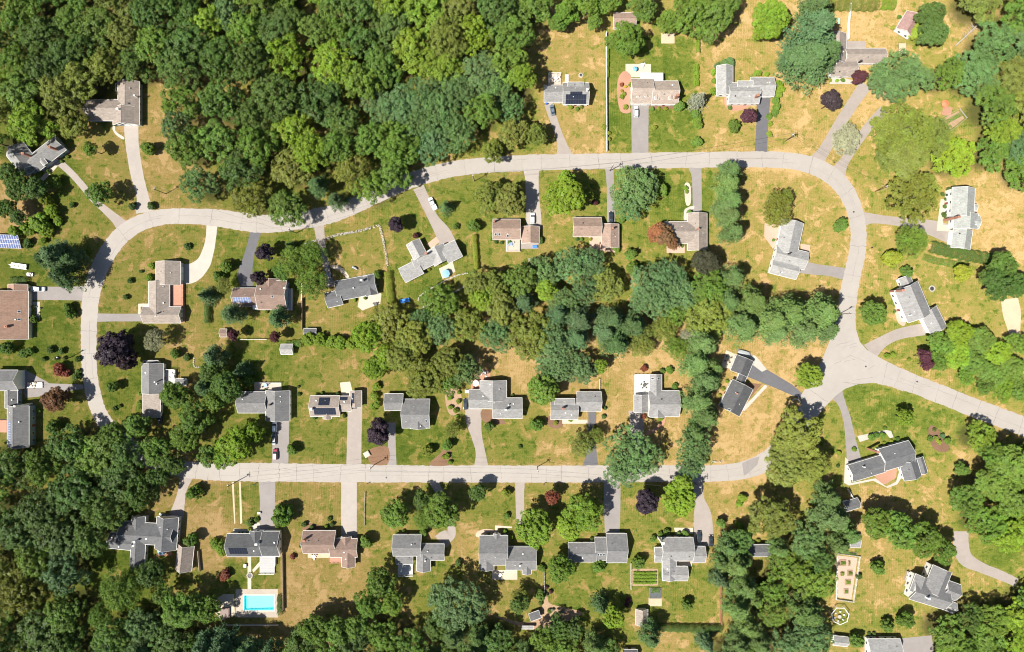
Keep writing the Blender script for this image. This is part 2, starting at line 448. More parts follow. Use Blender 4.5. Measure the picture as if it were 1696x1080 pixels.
# ------------------------------------------------------------------ ground
DRY = """60 220 25,100 300 25,150 220 50,185 240 60,265 230 75,265 300 70,130 370 45,60 430 20,60 560 20,110 540 30,100 700 40,70 690 45,
215 430 55,260 400 50,200 480 50,340 400 40,385 400 30,450 390 25,310 500 55,300 560 60,200 620 28,185 660 33,320 590 60,400 600 33,460 600 20,
450 640 20,530 610 40,570 600 45,525 720 28,560 740 28,410 750 25,500 650 52,600 400 45,620 420 60,560 500 60,590 530 45,450 560 45,660 340 35,
680 370 35,740 310 35,765 330 33,720 480 25,760 430 35,815 430 48,860 430 50,905 380 50,990 330 30,1130 310 18,1110 330 20,1090 440 35,1165 330 30,
1040 460 45,1270 310 72,1330 320 75,1260 400 50,1260 440 55,1380 350 55,1350 420 62,1330 470 60,950 100 62,960 60 65,960 210 78,890 240 35,
1030 200 14,1100 110 22,1120 220 18,1025 90 28,1190 80 78,1230 110 55,1200 70 88,1180 220 60,1230 220 52,1320 190 75,1310 220 82,1350 200 72,
1420 50 88,1440 70 82,1390 40 92,1520 90 52,1560 80 48,1600 60 72,1450 180 84,1440 250 55,1560 240 40,1640 180 40,1450 290 50,1470 340 50,
1540 320 62,1650 350 80,1620 310 75,1660 400 80,1470 390 55,1560 410 60,1460 470 55,1560 470 45,1590 500 58,1620 480 50,1440 555 40,1500 570 35,
1480 610 45,1560 640 52,1560 680 28,1440 660 22,1480 700 20,1580 740 38,1600 700 52,1600 760 65,1420 730 35,1370 700 42,1380 800 45,1290 590 84,
1330 580 88,1260 700 86,1280 650 82,1220 730 82,1100 720 76,1130 640 78,1090 580 90,1040 640 78,1015 690 84,1000 640 72,850 600 95,830 640 72,
840 740 36,880 720 40,930 740 70,760 750 52,740 690 45,700 750 18,660 740 18,700 720 25,340 830 50,380 850 55,340 860 84,410 830 35,500 840 62,
540 820 55,490 950 88,540 960 62,580 970 60,500 1000 88,420 960 30,380 960 38,360 900 72,355 920 82,620 840 55,640 900 52,630 920 50,720 940 33,
770 890 76,800 840 45,830 870 40,850 980 52,830 960 50,990 970 26,960 990 28,1000 950 30,1050 860 40,1060 900 40,1130 980 40,1110 1010 40,
1180 990 52,1200 840 65,1230 840 82,1180 1000 60,1290 970 60,1330 850 50,1100 1060 72,1060 1065 40,1440 840 84,1480 950 62,1460 980 66,1450 1020 40,
1520 1000 50,1430 1050 50,1650 920 16,1620 960 55,1580 955 62,1640 975 50,200 900 15,240 970 20,300 960 40,530 890 80,470 900 80,560 850 55,
505 870 70,1250 310 80,1300 290 85,1240 330 60,1340 290 70,960 180 60,935 55 68,985 80 70,930 90 50,568 614 105,345 850 100,352 870 105,28 346 100"""
# lots with a clear edge: (rectangle in photo pixels, dryness)
LOTS = [((1007,60,1155,252),18),((1160,60,1300,250),64),((895,45,1002,252),66),((1100,282,1182,352),16),((482,570,600,768),38),((404,562,480,640),24),
        ((940,935,1040,1012),27),((595,698,790,770),22),((802,696,888,770),36),((485,905,612,1003),76),((370,923,466,975),32),((890,700,1000,770),62),
        ((466,798,565,880),58),((593,798,700,885),50),((770,798,852,880),40),((870,798,1000,850),48),((1030,798,1150,890),36),((1186,798,1260,880),72),
        ((166,378,342,525),50),((356,380,408,470),32),((428,378,525,455),24),((545,400,628,455),56),((640,330,700,460),32),((765,300,815,440),34),((893,285,950,400),48),((960,285,1007,355),26),
        ((1185,285,1410,445),64),((1330,450,1400,490),62),((1440,300,1560,360),50),((1610,300,1696,425),82),((1400,640,1600,720),18),((55,500,132,560),20),((165,598,236,690),26),((1045,935,1190,1030),34)]
POOL = (404, 986, 454, 1011)

def in_poly(poly, X, Y):
    ins = np.zeros(X.shape, bool); n = len(poly)
    for i in range(n):
        x0, y0 = poly[i-1]; x1, y1 = poly[i]
        c = (y0 > Y) != (y1 > Y)
        ins ^= c & (X < (x1-x0)*(Y-y0)/((y1-y0) if y1 != y0 else 1e-9) + x0)
    return ins

def build_ground():
    step = .9
    xs = np.arange(-235, 235.01, step); ys = np.arange(-155, 155.01, step)
    X, Y = np.meshgrid(xs, ys)
    px = X/MPP + 848; py = 540 - Y/MPP
    num = np.zeros_like(X); den = np.full_like(X, 1e-9)
    for s in DRY.replace('\n', '').split(','):
        a, b, c = (float(t) for t in s.split())
        w = 1.0/(((px-a)**2 + (py-b)**2)/900.0 + .15)**1.7
        num += w*c/100; den += w
    dry = num/den
    for (x0, y0, x1, y1), d in LOTS:
        e = 2.5
        f = np.clip((px-x0)/e, 0, 1)*np.clip((x1-px)/e, 0, 1)*np.clip((py-y0)/e, 0, 1)*np.clip((y1-py)/e, 0, 1)
        dry = dry*(1-.92*f) + (.8*d/100 + .2*dry)*.92*f
    for Wl in (RW, RW2, RW3):                      # thin, sun-scorched verge along the asphalt
        dist = np.full(X.shape, 99.0)
        for c, w in Wl:
            dist = np.minimum(dist, np.hypot(X-c.x, Y-c.y)-w)
        dry = dry + .20*np.clip(1-dist/2.2, 0, 1)
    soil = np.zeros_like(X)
    for o_, k_, c_, tx, ty, tr, wd in PLANTS:      # darker ground under the wood trees
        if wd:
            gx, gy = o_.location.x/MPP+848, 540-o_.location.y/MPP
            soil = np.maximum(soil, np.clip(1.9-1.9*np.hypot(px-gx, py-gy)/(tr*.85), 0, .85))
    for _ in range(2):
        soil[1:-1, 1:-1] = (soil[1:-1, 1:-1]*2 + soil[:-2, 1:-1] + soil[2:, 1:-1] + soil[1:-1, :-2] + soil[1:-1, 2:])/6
    V = np.stack([X, Y, np.zeros_like(X)], -1)
    V[:, 0, 0] = -2500; V[:, -1, 0] = 2500; V[0, :, 1] = -2500; V[-1, :, 1] = 2500
    ny, nx = X.shape
    idx = np.arange(nx*ny).reshape(ny, nx)
    F = np.stack([idx[:-1, :-1], idx[:-1, 1:], idx[1:, 1:], idx[1:, :-1]], -1)
    # opening for the swimming pool
    m = 1
    cx = (px[:-1, :-1]+px[1:, 1:])/2; cy = (py[:-1, :-1]+py[1:, 1:])/2
    hole = (cx > POOL[0]-6) & (cx < POOL[2]+4) & (cy > POOL[1]-6) & (cy < POOL[3]+6)
    F = F[~hole]
    me = bpy.data.meshes.new('ground')
    me.from_pydata(V.reshape(-1, 3).tolist(), [], F.reshape(-1, 4).tolist())
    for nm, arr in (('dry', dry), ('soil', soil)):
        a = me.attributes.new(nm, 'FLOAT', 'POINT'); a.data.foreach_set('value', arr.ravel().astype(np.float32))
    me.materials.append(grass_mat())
    o = link('ground', me); o['kind'] = 'structure'
# ------------------------------------------------------------------ roads
LOOP = [(345,781,30),(300,776,27),(255,764,26),(215,738,26),(188,715,26),(168,690,25),(155,655,25),(148,610,25),(147,560,26),(149,505,28),(157,465,29),(172,430,29),(195,396,29),(225,373,28),
        (265,360,26),(310,358,26),(360,361,28),(400,367,30),(440,371,30),(490,366,29),(535,358,30),(575,346,27),(625,323,26),(680,299,26),(740,282,26),(800,274,26),(870,270,27),(950,268,26),
        (1050,266.5,26),(1150,265,26),(1230,264,26),(1290,265,27),(1330,270,28),(1365,283,29),(1393,306,29),(1412,338,27),(1421,375,26),(1421,410,27),(1414,445,28),(1406,485,29),(1402,525,30),(1400,560,36)]
LOW = [(345,781,29),(420,782,31),(500,783,30),(600,784,30),(700,785,28),(800,785,28),(900,785,28),(1000,785,28),(1100,784,27),(1180,784,27),(1230,779,29),(1265,766,32),(1295,742,32),(1318,712,31),(1345,672,33),(1370,638,40)]
EAST = [(1450,613,42),(1500,631,32),(1560,654,31),(1620,678,31),(1700,708,32),(1760,731,32)]
road, RW = strip('road', LOOP, .020, ROADM, .17, 14)
road2, RW2 = strip('road', LOW, .028, ROADM, .17, 20)
road3, RW3 = strip('road', EAST, .024, ROADM, .17, 16)
junction = patch('road', [(1386,520),(1382,540),(1374,565),(1361,597),(1348,622),(1336,640),(1326,656),(1332,688),(1354,690),(1368,672),(1384,656),(1400,644),(1422,636),(1447,634),(1470,638),(1495,648),(1506,615),(1490,610),(1456,592),(1436,580),(1424,566),(1418,545),(1416,520)], .032, ROADM, wob=.4)

def crack(parent, pts, w):
    mb = MB(); L = []
    for i, p in enumerate(pts):
        a = Vector(pts[max(0, i-1)]); b = Vector(pts[min(len(pts)-1, i+1)])
        d = (b-a).normalized(); n = Vector((-d.y, d.x, 0))*w*random.uniform(.3, 1.0)
        L.append((Vector(p)+n, Vector(p)-n))
    for i in range(len(L)-1):
        mb.face([L[i][0], L[i][1], L[i+1][1], L[i+1][0]])
    return mb.build('crack', CRACKM, parent)

def road_cracks(parent, W, z, step, skip=()):
    acc = 0; nxt = step*.5
    for i in range(1, len(W)-1):
        acc += (W[i][0]-W[i-1][0]).length
        if acc > nxt:
            nxt = acc + step*random.uniform(.6, 1.5)
            c, w = W[i]; d = (W[i+1][0]-W[i-1][0]).normalized(); n = Vector((-d.y, d.x, 0))
            sk = random.uniform(-.12, .12)
            pts = []
            for t in np.linspace(-1, 1, 9):
                pts.append(c + n*(w*.97*t) + d*(sk*w*t + random.uniform(-.22, .22)) + Vector((0, 0, z)))
            crack(parent, pts, random.uniform(.05, .11))
            if random.random() < .8 and i+27 < len(W):
                off = random.uniform(-.55, .55); pts = []
                for j in range(i, min(i+random.randint(10, 26), len(W)-1)):
                    dd = (W[j+1][0]-W[j][0]).normalized()
                    pts.append(W[j][0] + Vector((-dd.y, dd.x, 0))*(W[j][1]*off + random.uniform(-.18, .18)) + Vector((0, 0, z)))
                if len(pts) > 2: crack(parent, pts, random.uniform(.03, .07))
road_cracks(road, RW, .040, 9)
road_cracks(road2, RW2, .040, 8)
road_cracks(road3, RW3, .040, 7)
for k in range(11):
    a = random.uniform(1375, 1440); b = random.uniform(560, 640); ang = random.uniform(-.9, .5); n = random.randint(4, 8)
    crack(junction, [P0(a+i*5*math.cos(ang)+random.uniform(-1, 1), b+i*5*math.sin(ang)+random.uniform(-1, 1), .040) for i in range(n)], .07)
# repaired wedge of darker asphalt at the bend
patch('road_repair', [(1229,767),(1244,760),(1258,756),(1254,770),(1240,783),(1232,788)], .037, DRIVE['mid'])
for (x, y) in ((393,387),(1434,607),(1414,351),(640,791),(1519,632)):
    m1 = MB(); c = P0(x, y, .045); m1.tube(c-Vector((0,0,.03)), c, .36, .36, 16); mo = m1.build('manhole_lid', DARKM); mo['kind'] = 'structure'

# ------------------------------------------------------------------ driveways
DW = [
 ('light', [(217,203,24),(219,240,22),(226,285,21),(236,325,20),(240,352,30)]),
 ('tan', [(97,268,12),(118,287,11),(136,307,11),(155,330,11),(176,349,12),(195,366,17),(206,380,26)]),
 ('mid', [(44,485,23),(90,486,22),(130,486,23),(145,486,30)]),
 ('mid', [(241,526,13),(200,526,12.5),(158,526,14)]),
 ('conc', [(296,455,34),(318,452,32),(336,437,24),(345,415,19),(349,395,17),(351,374,18)]),
 ('dark', [(409,476,20),(406,455,24),(412,425,17),(419,400,16),(424,378,22)]),
 ('tan', [(528,372,17),(531,395,14),(536,420,11),(541,445,11),(548,475,14)]),
 ('tan', [(693,310,19),(705,335,17),(718,362,17),(733,385,25),(744,410,30)]),
 ('light', [(880,280,26),(881,300,22),(882,330,22),(884,360,25),(884,380,24)]),
 ('mid', [(1009,278,14),(1011,310,12),(1012,372,13)]),
 ('mid', [(1151,276,22),(1154,295,16),(1155,356,15)]),
 ('mid', [(1404,455,20),(1375,449,17),(1350,446,18),(1322,441,22)]),
 ('tan', [(1428,363,26),(1445,362,16),(1480,366,14),(1510,370,16),(1545,378,26),(1574,388,30)]),
 ('tan', [(1440,583,30),(1462,566,19),(1490,553,18),(1532,545,20)]),
 ('mid', [(1384,650,24),(1394,668,13),(1403,695,13),(1409,730,17),(1415,764,25)]),
 ('tan', [(1592,880,24),(1592,905,26),(1600,926,24),(1625,940,17),(1655,952,16),(1684,965,14)]),
 ('tan', [(935,258,28),(931,240,16),(924,218,12),(914,190,13),(908,172,13)]),
 ('mid', [(1060,168,29),(1060,215,28),(1060,256,28)]),
 ('dark', [(1265,155,23),(1263,200,20),(1260,254,20)]),
 ('tan', [(1434,140,22),(1412,172,19),(1390,207,19),(1366,248,19),(1350,270,26)]),
 ('tan', [(1464,182,16),(1440,208,15),(1415,242,15),(1398,268,16),(1388,286,26)]),
 ('mid', [(465,692,27),(465,730,27),(464,770,27)]),
 ('tan', [(588,670,24),(587,720,24),(586,772,25)]),
 ('mid', [(648,700,14),(649,740,13),(649,773,16)]),
 ('tan', [(784,674,28),(785,700,25),(790,725,17),(796,750,16),(797,775,24)]),
 ('dark', [(981,680,13),(981,715,13),(980,745,16),(978,774,26)]),
 ('tan', [(1053,680,24),(1055,720,22),(1062,775,20)]),
 ('tan', [(309,790,20),(302,812,14),(297,835,18),(291,858,26)]),
 ('mid', [(442,796,27),(443,835,25),(442,878,24)]),
 ('light', [(578,796,26),(578,840,26),(578,890,26)]),
 ('tan', [(729,898,26),(738,890,24),(748,880,14),(740,840,12),(718,797,14)]),
 ('tan', [(861,796,16),(861,830,14),(863,862,14),(875,880,18)]),
 ('mid', [(1014,796,27),(1014,840,27),(1014,890,24)]),
 ('tan', [(1156,796,16),(1158,825,16),(1164,855,29),(1166,905,33)]),
 ('mid', [(1516,1055,54),(1520,1095,58)]),
 ('sand', [(1672,495,28),(1676,520,30),(1680,548,20),(1684,575,14)]),
]
DW_OBJ = []
for i, (m, pts) in enumerate(DW):
    o, _ = strip('driveway', pts, .010 + .0004*(i % 20), DRIVE[m], .05, 6)
    DW_OBJ.append(o)
patch('driveway', [(40,611),(50,617),(66,626),(82,635),(137,637),(138,644),(114,648),(84,650),(64,657),(42,659),(38,640)], .0135, DRIVE['mid'])
patch('driveway', [(1246,604),(1272,613),(1312,637),(1330,653),(1326,661),(1285,643),(1238,624)], .0142, DRIVE['dark'])

# paths, patios and beds lying flush with the lawn
FLAT = [
 ('path', 'conc', [(187,208),(190,207),(192,218),(205,227),(204,231),(193,224),(187,216)], 1),
 ('path', 'stone', [(66,296),(88,272),(96,262),(102,268),(88,284),(72,300)], 0),
 ('path', 'stone', [(548,439),(562,441),(572,449),(578,458),(573,460),(562,448),(549,444)], 1),
 ('patio', 'stone', [(596,490),(628,484),(632,487),(630,503),(600,514),(592,508)], 0),
 ('patio', 'pink', [(706,405),(722,392),(728,400),(716,412)], 0),
 ('patio', 'stone', [(727,445),(750,434),(754,450),(733,462)], 0),
 ('patio', 'stone', rect(838,396,862,417), 0),
 ('patio', 'tan', rect(862,400,892,412), 0),
 ('patio', 'pink', [(975,392),(998,390),(998,408),(1022,410),(1020,418),(978,414)], 0),
 ('path', 'conc', [(1133,367),(1133,350),(1138,344),(1149,341),(1149,346),(1141,350),(1139,367)], 1),
 ('patio', 'pink', rect(1104,401,1134,419), 0),
 ('patio', 'pink', [(1266,370),(1291,372),(1290,398),(1280,412),(1266,392)], 0),
 ('patio', 'pink', [(1326,404),(1342,406),(1340,428),(1328,430)], 0),
 ('path', 'stone', [(1558,330),(1564,330),(1562,372),(1573,374),(1573,383),(1551,382)], 0),
 ('patio', 'pink', [(1611,342),(1620,342),(1619,358),(1610,358)], 0),
 ('garden_bed', 'pink', [(1482,510),(1492,510),(1494,526),(1500,534),(1496,540),(1486,532)], 1),
 ('patio', 'tan', rect(1400,68,1434,88), 0),
 ('path', 'conc', [(1374,123),(1420,135),(1420,139),(1374,139)], 0),
 ('patio', 'stone', rect(1036,106,1078,128), 0),
 ('garden_bed', 'brick', [(1026,125),(1036,118),(1046,130),(1043,170),(1044,186),(1030,186),(1024,172),(1022,145)], 1),
 ('garden_bed', 'mulch', rect(1075,170,1120,180), 0),
 ('garden_bed', 'brick', [(1200,160),(1208,158),(1212,172),(1240,172),(1240,178),(1218,184),(1202,178)], 1),
 ('patio', 'stone', rect(908,121,930,142), 0),
 ('fire_pit_patch', 'stone', [(960,121),(965,122),(966,126),(962,129),(958,126)], 1),
 ('sand_pit', 'sand', rect(1095,55,1117,72), 0),
 ('patio', 'stone', rect(421,633,467,652), 0),
 ('patio', 'stone', [(563,634),(580,632),(583,645),(578,656),(566,656)], 0),
 ('patio', 'brick', [(780,626),(795,612),(812,612),(812,632),(796,634),(796,650),(780,650)], 0),
 ('garden_bed', 'soil', [(737,655),(745,642),(757,640),(765,660),(763,680),(752,688),(742,682)], 1),
 ('garden_bed', 'mulch', [(798,680),(818,680),(832,694),(836,702),(810,702),(798,694)], 1),
 ('path', 'stone', [(931,695),(973,695),(973,702),(931,702)], 0),
 ('garden_bed', 'mulch', [(906,690),(930,692),(932,706),(920,710),(908,704)], 1),
 ('path', 'brick', [(1098,690),(1103,688),(1100,702),(1090,712),(1072,720),(1070,716),(1088,706)], 1),
 ('patio', 'stone', [(1203,580),(1222,588),(1215,612),(1194,608)], 0),
 ('path', 'conc', [(1240,586),(1252,590),(1270,612),(1262,616),(1246,604)], 0),
 ('path', 'conc', [(1228,678),(1267,637),(1271,640),(1233,681)], 0),
 ('garden_bed', 'mulch', [(1236,634),(1262,636),(1228,676),(1222,668)], 0),
 ('path', 'conc', [(1420,722),(1468,712),(1476,714),(1480,724),(1474,726),(1468,718),(1424,732)], 0),
 ('patio', 'conc', [(1400,757),(1405,762),(1410,800),(1450,792),(1468,806),(1484,798),(1490,778),(1476,760),(1486,764),(1494,790),(1486,802),(1470,808),(1446,796),(1406,804),(1398,800)], 0),
 ('patio', 'brick', [(1446,776),(1480,770),(1484,790),(1476,796),(1464,802),(1450,790)], 1),
 ('garden_bed', 'mulch', [(1538,708),(1548,706),(1562,722),(1572,736),(1568,748),(1550,746),(1540,730)], 1),
 ('garden_bed', 'pink', [(788,884),(798,877),(816,877),(822,884),(818,890),(792,890)], 1),
 ('path', 'stone', [(820,870),(848,872),(848,875),(824,874),(823,882),(820,882)], 0),
 ('patio', 'stone', rect(815,944,857,960), 0),
 ('garden_bed', 'soil', [(820,1020),(880,1030),(905,985),(912,1000),(960,1012),(960,1020),(910,1040),(870,1040)], 1),
 ('garden_bed', 'soil', rect(1046,942,1090,970), 0),
 ('garden_bed', 'sand', rect(1074,990,1096,1004), 0),
 ('patio', 'stone', [(1118,928),(1146,930),(1146,938),(1120,936)], 0),
 ('patio', 'stone', [(1116,874),(1148,874),(1148,884),(1120,886)], 0),
 ('path', 'conc', [(388,875),(414,877),(420,866),(430,865),(432,880),(384,884)], 0),
 ('path', 'stone', [(410,922),(416,922),(416,976),(410,976)], 0),
 ('path', 'stone', [(418,944),(430,930),(434,934),(420,948)], 0),
 ('garden_bed', 'sand', rect(510,915,546,924), 0),
 ('garden_bed', 'mulch', [(502,872),(512,866),(528,870),(532,878),(504,880)], 1),
 ('patio', 'brick', [(1562,176),(1578,178),(1574,192),(1560,190)], 0),
 ('patio', 'conc', rect(54,500,66,530), 0),
 ('patio', 'pink', rect(-20,694,12,716), 0),
 ('path', 'stone', [(229,503),(246,503),(246,508),(233,508),(233,520),(229,520)], 0),
 ('garden_bed', 'sand', [(384,798),(387,798),(390,866),(388,868)], 0),
 ('garden_bed', 'sand', [(396,798),(399,798),(401,866),(398,868)], 0),
 ('garden_bed', 'mulch', [(711,770),(728,752),(738,740),(746,745),(748,766),(744,771)], 1),
 ('garden_bed', 'mulch', [(612,745),(642,740),(642,768),(614,768)], 1),
 ('garden_bed', 'stone', [(1134,306),(1143,306),(1144,336),(1136,338)], 1),
 ('patio', 'tan', [(875,428),(893,427),(893,438),(884,440),(876,437)], 0),
 ('garden_bed', 'brick', [(264,905),(284,905),(284,920),(262,920)], 0),
]
zi = 0
for nm, m, pts, sm in FLAT:
    zi += 1
    patch(nm, pts, .022 + .0006*(zi % 16), DRIVE[m], wob=.25, smooth=bool(sm))


# ------------------------------------------------------------------ houses
RC = {'lgray': (.295,.29,.28), 'mgray': (.235,.23,.225), 'gray': (.170,.168,.168), 'dgray': (.088,.090,.094), 'brown': (.215,.150,.122), 'tan': (.275,.232,.20),
      'pink': (.285,.205,.162), 'green': (.295,.305,.285), 'slate': (.125,.127,.132), 'white': (.70,.68,.64), 'rose': (.30,.19,.17), 'beige': (.33,.27,.225), 'warm': (.29,.185,.135)}
WC = {'white': (.78,.77,.73), 'cream': (.66,.60,.48), 'teal': (.20,.30,.33), 'blue': (.22,.30,.40), 'grey': (.45,.46,.46), 'brick': (.36,.19,.14), 'tan': (.50,.42,.33), 'brown': (.22,.15,.11)}

def W(x0, y0, x1, y1, ax='x', e=2.8, p=.5, **k):
    return dict(cx=(x0+x1)/2, cy=(y0+y1)/2, w=x1-x0, h=y1-y0, ang=0.0, ax=ax, e=e, p=p, **k)
def R(cx, cy, w, h, ang, ax='x', e=2.8, p=.5, **k):
    return dict(cx=cx, cy=cy, w=w, h=h, ang=ang, ax=ax, e=e, p=p, **k)

_m = MB(); _m.box(-.56, -.04, -.66, .56, .05, .66); WIN = _m.mesh('window', TRIM)
_m = MB(); _m.box(-.46, .03, -.56, -.03, .07, .56); _m.box(.03, .03, -.56, .46, .07, .56); PANE = _m.mesh('pane', GLASS)
_m = MB(); _m.box(-.5, -.04, 0, .5, .06, 2.05); DOOR = _m.mesh('door', surf((.25, .07, .05), .5, .1))
_m = MB(); _m.tube((.36, .06, 1.0), (.36, .12, 1.0), .04, .04, 8); KNOB = _m.mesh('handle', METAL)
_m = MB()
for r in range(4): _m.box(-1.25, -.04, r*.54+.02, 1.25, .06, r*.54+.52)
_m.box(-1.35, -.05, 0, 1.35, .03, 2.25)
GAR = _m.mesh('garage_door', WHITE)
_m = MB(); _m.box(-.5, -.82, 0, .5, .82, .04); PANEL_MESH = _m
SOLAR = {}
def panel_mesh(kind):
    if kind not in SOLAR:
        mb = MB(); mb.box(-.49, -.81, .0, .49, .81, .035, 0); mb.box(-.455, -.775, .03, .455, .775, .041, 1)
        if kind == 'blue':
            SOLAR[kind] = mb.mesh('solar_panel', [TRIM, glossy((.13, .17, .30), .25)])
        else:
            SOLAR[kind] = mb.mesh('solar_panel', [DARKM, glossy((.018, .022, .035), .12)])
    return SOLAR[kind]

HOUSES = []
HOUSE_GEO = []
KEEP = [(1555,160,1605,215),(1383,914,1424,997),(1372,1003,1410,1038),(355,972,464,1026),(1400,882,1432,912),(560,590,600,640)]   # no wood tree may cover these
def solar_array(parent, base, O, M3, u0, u1, v0, v1, kind):
    """grid of panels on the plane O + M3 @ (u, v, 0)"""
    nu = max(1, round((u1-u0)/1.03)); nv = max(1, round((v1-v0)/1.68))
    mb = MB()
    for j in range(nv):
        for vv in (.3, .7):
            y = v0 + (v1-v0)*(j+vv)/nv
            pts = [Vector((u0, y-.03, .02)), Vector((u1, y-.03, .02)), Vector((u1, y+.03, .02)), Vector((u0, y+.03, .02))]
            up = [p + Vector((0, 0, .09)) for p in pts]
            q = [O + M3 @ p - base for p in pts + up]
            mb.hull(q, [(3,2,1,0),(4,5,6,7),(0,1,5,4),(1,2,6,5),(2,3,7,6),(3,0,4,7)])
    arr = mb.build('solar_array', METAL, parent)
    rot = M3.to_euler()
    for i in range(nu):
        for j in range(nv):
            c = O + M3 @ Vector((u0 + (u1-u0)*(i+.5)/nu, v0 + (v1-v0)*(j+.5)/nv, .115)) - base
            link('solar_panel', panel_mesh(kind), arr, c, rot, ((u1-u0)/nu*.985, (v1-v0)/nv/1.64*.985, 1))
    return arr

